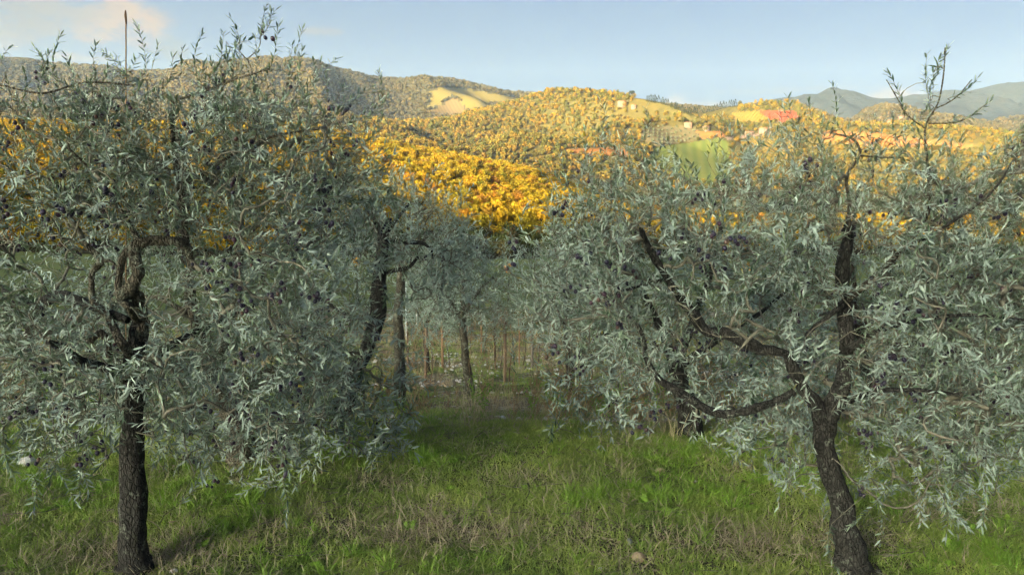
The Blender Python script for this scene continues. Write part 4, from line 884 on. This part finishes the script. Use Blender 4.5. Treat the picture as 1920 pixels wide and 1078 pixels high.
wd_ = [weed('dry_weed_plant', 350 + k, .42, M['brownweed']) for k in range(4)] + [weed('green_weed_plant', 360 + k, .36, M['lush'], leafy=.035) for k in range(1)]
cn = [weed('cane', 370 + k, 1.15, M['brownweed'], 5, .03) for k in range(3)]
cover('dry_weeds', 1500, 5.5, 8.5, lambda x, y, px, py: np.clip(blob(px, py, [(1180, 760, 150, 60, .9), (960, 760, 120, 30, .10), (1400, 760, 160, 50, .8), (1700, 760, 300, 60, .5), (760, 780, 60, 30, .3), (60, 780, 200, 60, .4)]), 0, 1), wd_, .6, 1.25, 'rust brown dry weeds standing at the grass edge')
cover('canes', 2200, 9, 30, lambda x, y, px, py: .5 * ((px > 700) & (px < 1300)) + .15, cn, .5, 1.1, 'thin reddish stalks standing among the vine posts')
# broad leaved herbs in the grass
hb = [crown_mesh('herb', 380 + k, 26, M['lush'], leaf=.30, lobes=4) for k in range(2)]
cover('herbs', 1400, 2.1, 5.5, lambda x, y, px, py: np.clip(blob(px, py, [(1820, 1040, 90, 40, .9), (880, 930, 60, 14, .6), (800, 990, 50, 15, .4), (380, 1030, 40, 12, .4)]) + .02, 0, 1), hb, .02, .045, 'small leafy herbs growing in the grass')

# stones
def stone_mesh(name, seed, mat):
    import bmesh
    bm = bmesh.new(); bmesh.ops.create_icosphere(bm, subdivisions=2, radius=1.0); V = np.array([v.co[:] for v in bm.verts])
    g_ = np.random.default_rng(seed)
    for _ in range(7):
        n_ = nrm(g_.normal(size=3)); d = g_.uniform(.55, .85); s_ = V @ n_; V = V - np.outer(np.maximum(s_ - d, 0), n_)
    V *= 1 + .06 * vn(V[:, 0] * 3, V[:, 1] * 3, V[:, 2] * 3, seed)[:, None]
    for v, c_ in zip(bm.verts, V): v.co = c_
    me = bpy.data.meshes.new(name); bm.to_mesh(me); bm.free(); me.materials.append(mat); return me
def stone_mat(name, a, b):
    m = NT(name); n1 = m.noise(40, 5, .7); return m.done(m.mix(m.ramp(n1, [(.35, 0.), (.65, 1.)]), a, b), .85, m.bump(n1, .6, .01))
M['st_brown'] = stone_mat('brown_limestone', (.28, .19, .11), (.42, .32, .21)); M['st_grey'] = stone_mat('grey_limestone', (.20, .20, .19), (.34, .34, .31)); M['st_white'] = stone_mat('white_limestone', (.55, .50, .44), (.72, .69, .64))
grav = [stone_mesh('gravel_stone', 400 + k, M[q]) for k, q in enumerate(['st_white', 'st_grey', 'st_brown', 'st_brown', 'st_white'])]
def Y_at(px, py, lo=2.0, hi=60.0):
    ys = np.linspace(lo, hi, 3000); u = float(u_of(px, py)); z = H(u * ys, ys); _, q = to_px(np.stack([u * ys, ys, z], -1)); k = np.where(q <= py)[0]
    return ys[k[0]] if len(k) else hi
for (px, py, wpx, hpx, rz, mk, lab) in [
    (1197, 1050, 34, 20, .5, 'st_brown', 'brown angular stone lying in the grass left of the right front trunk'), (1180, 1021, 20, 14, 1.1, 'st_grey', 'grey stone just behind the brown angular stone in the grass'),
    (50, 873, 38, 20, .2, 'st_white', 'whitish stone lying in the grass at the far left'), (325, 1074, 18, 12, .9, 'st_white', 'small pale stone beside the left front trunk'),
    (1124, 1071, 13, 8, .3, 'st_white', 'small white chip at the bottom edge below the middle'), (1238, 887, 24, 8, .1, 'st_brown', 'flat tan stone half sunk in the grass below the gap'), (1683, 877, 16, 8, .7, 'st_white', 'white stone right of the right front trunk'),
    (506, 908, 14, 7, .4, 'st_white', 'longish white chip in the grass right of the left trunk'), (434, 904, 10, 7, 1.4, 'st_white', 'tiny white chip in the grass nearest the left trunk'), (1665, 862, 18, 6, .2, 'st_white', 'thin white stone behind the right front trunk')]:
    Y = Y_at(px, py); u = float(u_of(px, py)); o = link('stone', stone_mesh('stone', int(px), M[mk])); s = wpx * Y / FPX / 2
    o.location = (u * Y, Y, gz(u * Y, Y) + s * .25); o.scale = (s, s * .8, s * hpx / wpx * 1.1); o.rotation_euler = (.15, -.1, rz); tag(o, lab, 'stone', 'stones lying in the orchard grass')
cover('gravel', 24000, 6.0, 20, lambda x, y, px, py: np.clip((nz_(x, y, .5, 80) - .30) * 1.6, 0, .9) * ((px > 700) | (px < 500)), grav, .010, .048, 'pale stones scattered over the bare slope')
cover('pebbles', 500, 2.2, 5.6, lambda x, y, px, py: .06 + .5 * blob(px, py, BARE), grav, .004, .014, 'tiny pale pebbles between the grass')
# fallen leaves
n = 2600; x, y = on_ground(n, 2.3, 6.0); B = np.stack([x, y, H(x, y) + g.uniform(.006, .03, n)], -1); a = g.uniform(0, 6.28, n)
V, F = leaf_mesh_arrays(B, np.stack([np.cos(a), np.sin(a), g.normal(0, .25, n)], -1), nrm(np.stack([g.normal(0, .4, n), g.normal(0, .4, n), np.ones(n)], -1)), g.uniform(.03, .055, n), g.uniform(.007, .012, n))
M['dead_leaf'] = blade_mat('fallen_olive_leaf', (.16, .12, .07), (.34, .28, .17), (.50, .46, .34), False)
tag(link('fallen_leaves', make_mesh('fallen_leaves', V, F, M['dead_leaf'], attrs={'tint': np.repeat(g.uniform(0, 1, n), 6)})), 'dry grey brown leaves fallen under the olive trees', kind='stuff')
# fallen sticks
def sticks():
    P = []; 
    for _ in range(260):
        x, y = on_ground(1, 2.2, 5.4); x, y = x[0], y[0]; a = g.uniform(0, 3.14); ln = g.uniform(.06, .28); pts = []
        for f in (0, .33, .66, 1): X, Yy = x + math.cos(a) * ln * f + g.normal() * .008, y + math.sin(a) * ln * f + g.normal() * .008; pts.append((X, Yy, gz(X, Yy) + .012 + g.uniform(0, .012), .0025 * (1.2 - f * .7)))
        P.append(pts)
    V, F = thin_tubes(np.array(P), 4); tag(link('fallen_sticks', make_mesh('fallen_sticks', V, F, M['twig'])), 'thin dead sticks lying in the grass', kind='stuff')
sticks()

# ---------------------------------------------------------------- posts, stakes, the dry stalk
def wood(name, a, b):
    m = NT(name); mp = m.n('ShaderNodeMapping'); mp.inputs['Scale'].default_value = (30, 30, 3); m.L.new(m.pos(), mp.inputs[0]); n1 = m.noise(1.6, 5, .65, mp.outputs[0])
    return m.done(m.mix(m.ramp(n1, [(.3, 0.), (.7, 1.)]), a, b), .9, m.bump(n1, .5, .01))
M['post_brown'] = wood('post_weathered', (.12, .08, .055), (.27, .18, .12)); M['post_orange'] = wood('post_rusty', (.28, .15, .08), (.40, .24, .13)); M['post_dark'] = wood('post_dark', (.06, .035, .025), (.14, .085, .055)); M['post_grey'] = wood('post_grey', (.13, .11, .09), (.26, .22, .17))
m = NT('white_plastic'); M['plastic'] = m.done((.72, .74, .72), .4)
m = NT('wire'); M['wire'] = m.done((.25, .24, .22), .5)
post_tops = {}
for (px, py, ptop, wpx, mk, lab) in [
    (797, 716, 612, 8, 'post_brown', 'weathered reddish vine post left of the thin leaning olive trunk'), (830, 690, 600, 7, 'post_orange', 'rusty orange vine post behind the thin leaning olive trunk'), (929, 692, 600, 5, 'post_dark', 'thin dark vine post left of the thickest post in the gap'),
    (946, 720, 598, 9, 'post_brown', 'thickest brown vine post in the middle of the gap'), (973, 684, 592, 4, 'post_orange', 'slim light tan vine post right of the thickest post'), (998, 694, 590, 8, 'post_grey', 'grey vine post right of the slim tan post'),
    (1094, 716, 600, 8, 'post_dark', 'dark brown vine post beside the pale olive trunk'), (1030, 668, 585, 6, 'post_brown', 'short looking brown vine post far down the gap'), (765, 690, 600, 5, 'post_dark', 'dark thin vine post near the black curved trunk'),
    (876, 668, 596, 5, 'post_grey', 'small grey vine post far behind the leaning olive trunk'), (903, 660, 590, 4, 'post_orange', 'small tan vine post far off between two darker posts'), (1180, 712, 610, 8, 'post_brown', 'brown vine post under the right hand foliage')]:
    Y = Y_at(px, py, 6); u = float(u_of(px, py)); bx_ = (u * Y, Y, gz(u * Y, Y)); top = at(px + g.uniform(-3, 3), ptop, Y); r = wpx * .36 * Y / FPX
    root = empty('vine_post', bx_); tag(root, lab, 'post', 'vine posts down the slope')
    V, F, C, R = tube([(bx_[0], bx_[1], bx_[2] - .25, r), ((bx_[0] + top[0]) / 2, Y, (bx_[2] + top[2]) / 2, r * .95), (top[0], Y, top[2], r * .9)], 4, 9, .08, int(px), .05); link('post', make_mesh('post', rehome(V, root), F, M[mk], True), root)
    # dead vine stem twisting up the post
    q = [(bx_[0] + .12 + .03 * math.sin(f * 5 + px), Y - .06, bx_[2] - .03 + f * (top[2] - bx_[2]) * .8, .010 * (1.3 - f * .7)) for f in (0, .2, .4, .6, .8, 1)]
    V, F, C, R = tube(q, 3, 6, .2, int(px) + 1, .1); link('vine_stem', make_mesh('vine_stem', rehome(V, root), F, M['post_dark'], True), root)
for (px, p0, p1, wpx, Y, lab) in [(761, 530, 606, 3.2, 27, 'white plastic stake beside the grey straight olive trunk'), (781, 575, 600, 2.5, 36, 'short white stake far behind the grey straight trunk')]:
    a, b = at(px, p1, Y), at(px + 1, p0, Y); a[2] = gz(a[0], a[1]) - .1; r = wpx * .5 * Y / FPX; root = empty('stake', a); tag(root, lab, 'stake', 'white stakes on the slope')
    V, F, C, R = tube([(*a, r), (*((a + b) / 2), r), (*b, r)], 2, 8, 0, 1, 0); link('rod', make_mesh('rod', rehome(V, root), F, M['plastic'], True), root)
    V, F, C, R = tube([(*(b + [0, 0, -.02]), r * 1.5), (*(b + [0, 0, .01]), r * 1.5), (*(b + [0, 0, .03]), r * 1.1)], 1, 8, 0, 1, 0); link('cap', make_mesh('cap', rehome(V, root), F, M['plastic'], True), root)
# tall dry flower stalk with a seed head, in front of the left crown
a = base_at(236, 1000, 3.75); root = empty('dry_stalk', a); tag(root, 'tall thin dry stalk with a dark seed head rising above the left olive crown', 'dry stalk')
pz = [at(236, q, 3.75) for q in (700, 400, 180, 34)]; V, F, C, R = tube([(a[0], a[1], a[2], .005)] + [(*p, .0034) for p in pz], 4, 5, .05, 5, 0); link('stem', make_mesh('stem', rehome(V, root), F, M['brownweed'], True, attrs={'tint': np.full(len(V), .2)}), root)
p = at(236, 32, 3.75); V, F, C, R = tube([(p[0], p[1], p[2] - .035, .003), (p[0], p[1], p[2] - .01, .006), (p[0], p[1], p[2] + .015, .005), (p[0], p[1], p[2] + .03, .002)], 3, 7, .2, 5, .1); link('seed_head', make_mesh('seed_head', rehome(V, root), F, M['post_dark'], True), root)

# ---------------------------------------------------------------- far things: shrubs, villas, cypresses, groves
for (px, py, Y, r, lab) in [(953, 505, 62, .55, 'small orange leaved sapling standing far down in the gap'), (668, 492, 60, .42, 'tiny orange sapling glimpsed left of the black curved trunk'), (1405, 510, 40, .5, 'yellow autumn bush glimpsed through the right front tree')]:
    b = at(px, py, Y); zb = gz(b[0], b[1]); root = empty('autumn_sapling', (b[0], b[1], zb)); tag(root, lab, 'small tree')
    t = link('trunk', simple_trunk('sapling_trunk', b[2] - zb, .06, M['bark_brown'], 2), root); c_ = link('crown', gold_near[1].copy(), root, (0, 0, b[2] - zb - r * .9)); c_.scale = (r, r, r * 1.3)
    c_.data.materials.clear(); c_.data.materials.append(M['sapling'] if 'sapling' in M else M.setdefault('sapling', tree_mat('sapling_leaves', [(0, (.62, .27, .03)), (1, (.62, .34, .04))])))
m = NT('pink_plaster'); M['plaster'] = m.done(m.ramp(m.noise(.8, 4), [(.3, (0.158, 0.099, 0.066)), (.7, (0.211, 0.132, 0.086))]), .9)
m = NT('stone_wall'); M['stonewall'] = m.done(m.ramp(m.noise(1.5, 5, .7), [(.3, (0.132, 0.096, 0.066)), (.7, (0.185, 0.132, 0.092))]), .9)
m = NT('roof_tiles'); M['tiles'] = m.done(m.ramp(m.noise(2, 4), [(.3, (0.172, 0.079, 0.046)), (.7, (0.277, 0.132, 0.073))]), .9)
m = NT('window_dark'); M['win'] = m.done((.03, .03, .035), .2)
def box(x0, x1, y0, y1, z0, z1):
    V = np.array([(x, y, z) for z in (z0, z1) for x, y in ((x0, y0), (x1, y0), (x1, y1), (x0, y1))], float); return V, np.array([(3, 2, 1, 0), (4, 5, 6, 7), (0, 1, 5, 4), (1, 2, 6, 5), (2, 3, 7, 6), (3, 0, 4, 7)])
def house(px, py, Y, wpx, hpx, dep, rz, lab, wm='plaster', tower=False, cat='house'):
    c_ = at(px, py, Y); z = gz(c_[0], c_[1]); root = empty('farmhouse', (c_[0], c_[1], z - .5), rz); tag(root, lab, cat); s = Y / FPX; W_ = wpx * s; Hh = hpx * s
    V, F = box(-W_ / 2, W_ / 2, -dep / 2, dep / 2, -3, Hh); link('wall', make_mesh('wall', V, F, M[wm]), root)
    e = .5; rh = W_ * .0 + dep * .22
    V = np.array([(-W_ / 2 - e, -dep / 2 - e, Hh), (W_ / 2 + e, -dep / 2 - e, Hh), (W_ / 2 + e, dep / 2 + e, Hh), (-W_ / 2 - e, dep / 2 + e, Hh), (-W_ / 2 + dep * .25, 0, Hh + rh), (W_ / 2 - dep * .25, 0, Hh + rh),
                  (-W_ / 2 - e, -dep / 2 - e, Hh + .35), (W_ / 2 + e, -dep / 2 - e, Hh + .35), (W_ / 2 + e, dep / 2 + e, Hh + .35), (-W_ / 2 - e, dep / 2 + e, Hh + .35)])
    link('roof', make_mesh('roof', V, [np.array([(0, 3, 2, 1), (0, 1, 7, 6), (1, 2, 8, 7), (2, 3, 9, 8), (3, 0, 6, 9), (6, 7, 5, 4), (8, 9, 4, 5)]), np.array([(7, 8, 5), (9, 6, 4)])], M['tiles']), root)
    nw = max(2, int(W_ / 4)); fl = max(1, int(Hh / 3))
    for f in range(fl):
        for k in range(nw):
            x = -W_ / 2 + (k + .5) * W_ / nw; zz = f * 3 + 1.6; V, F = box(x - .5, x + .5, -dep / 2 - .06, -dep / 2 + .1, zz - .7, zz + .8); link('window', make_mesh('window', V, F, M['win']), root)
    if tower:
        V, F = box(W_ / 2 + .05, W_ / 2 + 4.5, -dep / 2, -dep / 2 + 4.5, -3, Hh * 1.45); link('tower', make_mesh('tower', V, F, M[wm]), root)
        V, F = box(W_ / 2 - .3, W_ / 2 + 4.8, -dep / 2 - .3, -dep / 2 + 4.8, Hh * 1.45, Hh * 1.45 + .5); link('tower_roof', make_mesh('tower_roof', V, F, M['tiles']), root)
def ridge_Y(px, lo=900, hi=1700):  # forward distance at which a layer meets the sky in this column
    u = (px - 960) / FPX; ys = np.linspace(lo, hi, 400); z = H(u * ys, ys); return ys[int(np.argmax((z - CAMZ) / ys))]
def Y_hill(px, py, lo=900, hi=1650):
    ys = np.linspace(lo, hi, 800); u = float(u_of(px, py)); z = H(u * ys, ys); _, q = to_px(np.stack([u * ys, ys, z], -1)); k = np.where(q <= py)[0]; return ys[k[0]] if len(k) else ys[int(np.argmin(q))]
for (px, py, wp, hp, dep, rz, lab, wm, tw) in [
    (1166, 200, 15, 8, 11, .2, 'pinkish villa on the ridge beside a round pine', 'plaster', False), (1188, 203, 9, 5, 8, -.1, 'low annex right of the villa on the ridge', 'stonewall', False), (1290, 238, 14, 6, 9, -.2, 'orange walled farmhouse above the pale olive grove', 'plaster', False),
    (1324, 244, 10, 6, 8, .3, 'white fronted cottage right of the orange farmhouse', 'stonewall', False), (1432, 250, 18, 8, 10, .1, 'stone farmhouse with a square tower at the end of the pale track', 'stonewall', True), (1404, 252, 16, 4, 8, 0, 'long low barn left of the towered farmhouse', 'stonewall', False)]:
    house(px, py, Y_hill(px, py), wp, hp, dep, rz, lab, wm, tw)
for (px, py, wp, hp, lab) in [(1690, 226, 9, 6, 'house with pink walls at the top of the village hill'), (1668, 232, 8, 5, 'small stone house below the top of the village hill'), (1712, 232, 10, 5, 'long house on the right shoulder of the village hill'), (1652, 226, 7, 5, 'leftmost small house on the village hill')]:
    house(px, py, Y_hill(px, py, 1800, 2700), wp, hp, 12, .1, lab, 'plaster')
def cypress_mesh(seed):
    g_ = np.random.default_rng(seed); n = 90; t = g_.uniform(0, 1, n); r = .13 * np.sin(np.clip(t * 1.05 + .06, 0, 1) ** .7 * np.pi) + .01; a = g_.uniform(0, 6.28, n)
    P = np.stack([np.cos(a) * r, np.sin(a) * r, t], -1); d = nrm(np.stack([np.cos(a), np.sin(a), np.full(n, 1.4)], -1)); b = nrm(np.cross(d, g_.normal(size=(n, 3)))); s = .085
    V = np.stack([P - b * s * .5, P + d * s * .2 - np.cross(d, b) * .02, P + b * s * .5, P + d * s * 1.3], 1).reshape(-1, 3); return make_mesh('cypress', V, np.arange(4 * n).reshape(-1, 4), M['pine_crown'], attrs={'tint': np.repeat(g_.uniform(0, 1, n), 4)})
cyp = [cypress_mesh(500 + k) for k in range(3)]
cp = [(x + g.uniform(-1.5, 1.5), g.uniform(9, 15), 'dark cypress in the long row along the sunlit ridge', 'cypresses along the sunlit ridge') for x in list(np.arange(1206, 1300, 3.6)) + list(np.arange(1302, 1372, 4.2))]
for px, hp, lab, grp in cp:
    Y = ridge_Y(px) * .995; u = (px - 960) / FPX; o = link('cypress', cyp[int(g.integers(3))]); o.location = (u * Y, Y, gz(u * Y, Y) - .5); h_ = hp * Y / FPX; o.scale = (h_ * 1.15, h_ * 1.15, h_); tag(o, lab, 'cypress', grp)
for px, py, hp, lab in [(1308, 243, 11, 'dark cypress standing between the farmhouse and the cottage'), (1318, 241, 9, 'broader dark tree just left of the white cottage'), (1438, 250, 9, 'cypress beside the towered farmhouse')]:
    Y = Y_hill(px, py); u = float(u_of(px, py)); o = link('cypress', cyp[0]); h_ = hp * Y / FPX; o.location = (u * Y, Y, gz(u * Y, Y) - .5); o.scale = (h_ * 1.6, h_ * 1.6, h_); tag(o, lab, 'cypress')
Y = ridge_Y(1178); u = (1178 - 960) / FPX; root = empty('round_pine', (u * Y, Y, gz(u * Y, Y) - 1)); tag(root, 'round topped dark pine behind the pinkish villa', 'pine'); tr_ = link('trunk', simple_trunk('pine_trunk', 9, .5, M['bark_brown'], 8), root); c_ = link('crown', pinec[0], root, (0, 0, 5)); c_.scale = (7.5, 7.5, 5)
# olive grove and vine rows on the far slope
def rows_on(poly, lo, hi, dx, dy, ang, name, src, s, label, jit=.25):
    ys = np.arange(lo, hi, dy); P = []
    xs = np.arange(-900, 900, dx); X, Yy = np.meshgrid(xs, ys); ca, sa = math.cos(ang), math.sin(ang); cx_, cy_ = 300, (lo + hi) / 2
    xr = cx_ + X * ca - (Yy - cy_) * sa; yr = cy_ + X * sa + (Yy - cy_) * ca; xr = xr + g.normal(0, jit, xr.shape); yr = yr + g.normal(0, jit, yr.shape)
    z = H(xr.ravel(), np.maximum(yr.ravel(), 900)); V = np.stack([xr.ravel(), yr.ravel(), z], -1); px, py = to_px(V); k = inpoly(px, py, poly) & (V[:, 1] > 900) & (V[:, 1] < 1600); V = V[k]; n = len(V)
    sc_ = s * g.uniform(.8, 1.2, n); instancer(name, V, np.stack([g.normal(0, .05, n)] * 2 + [g.uniform(0, 6, n)], -1), np.stack([sc_] * 3, -1), g.integers(0, len(src), n), src, label)
M['grove'] = tree_mat('grove_crown', [(0, (0.099, 0.112, 0.066)), (1, (0.158, 0.158, 0.092))]); gv = [crown_mesh('grove_olive', 600 + k, 50, M['grove'], leaf=.28, lobes=5) for k in range(2)]
M['vine'] = tree_mat('vine_leaves', [(0, (0.086, 0.106, 0.026)), (.6, (0.172, 0.145, 0.033)), (1, (0.264, 0.172, 0.033))]); vi = [crown_mesh('vine_bush', 610 + k, 24, M['vine'], leaf=.4, lobes=3) for k in range(2)]
rows_on(FIELDS[7][2], 900, 1640, 8.5, 10, .5, 'olive_grove', gv, 2.5, 'rows of small pale olive trees on the far slope')
rows_on(FIELDS[9][2], 900, 1640, 5.6, 2.2, .25, 'vineyard', vi, 1.3, 'green and yellow vineyard rows on the far slope')
rows_on(FIELDS[3][2], 900, 1640, 6.0, 2.6, -.8, 'yellow_vineyard', vi, 1.1, 'yellow vineyard rows left of the red field')

# ---------------------------------------------------------------- haze
V, F = box(-5600, 5600, -5600, 5600, -70, 760)
hz = link('haze', make_mesh('haze', V, F)); tag(hz, kind='stuff')
m = bpy.data.materials.new('haze_air'); m.use_nodes = True; nt = m.node_tree; nt.nodes.clear(); o_ = nt.nodes.new('ShaderNodeOutputMaterial'); pv = nt.nodes.new('ShaderNodeVolumePrincipled')
pv.inputs['Color'].default_value = (.50, .68, 1, 1); pv.inputs['Density'].default_value = .00004; pv.inputs['Anisotropy'].default_value = .0; nt.links.new(pv.outputs[0], o_.inputs['Volume']); hz.data.materials.append(m)
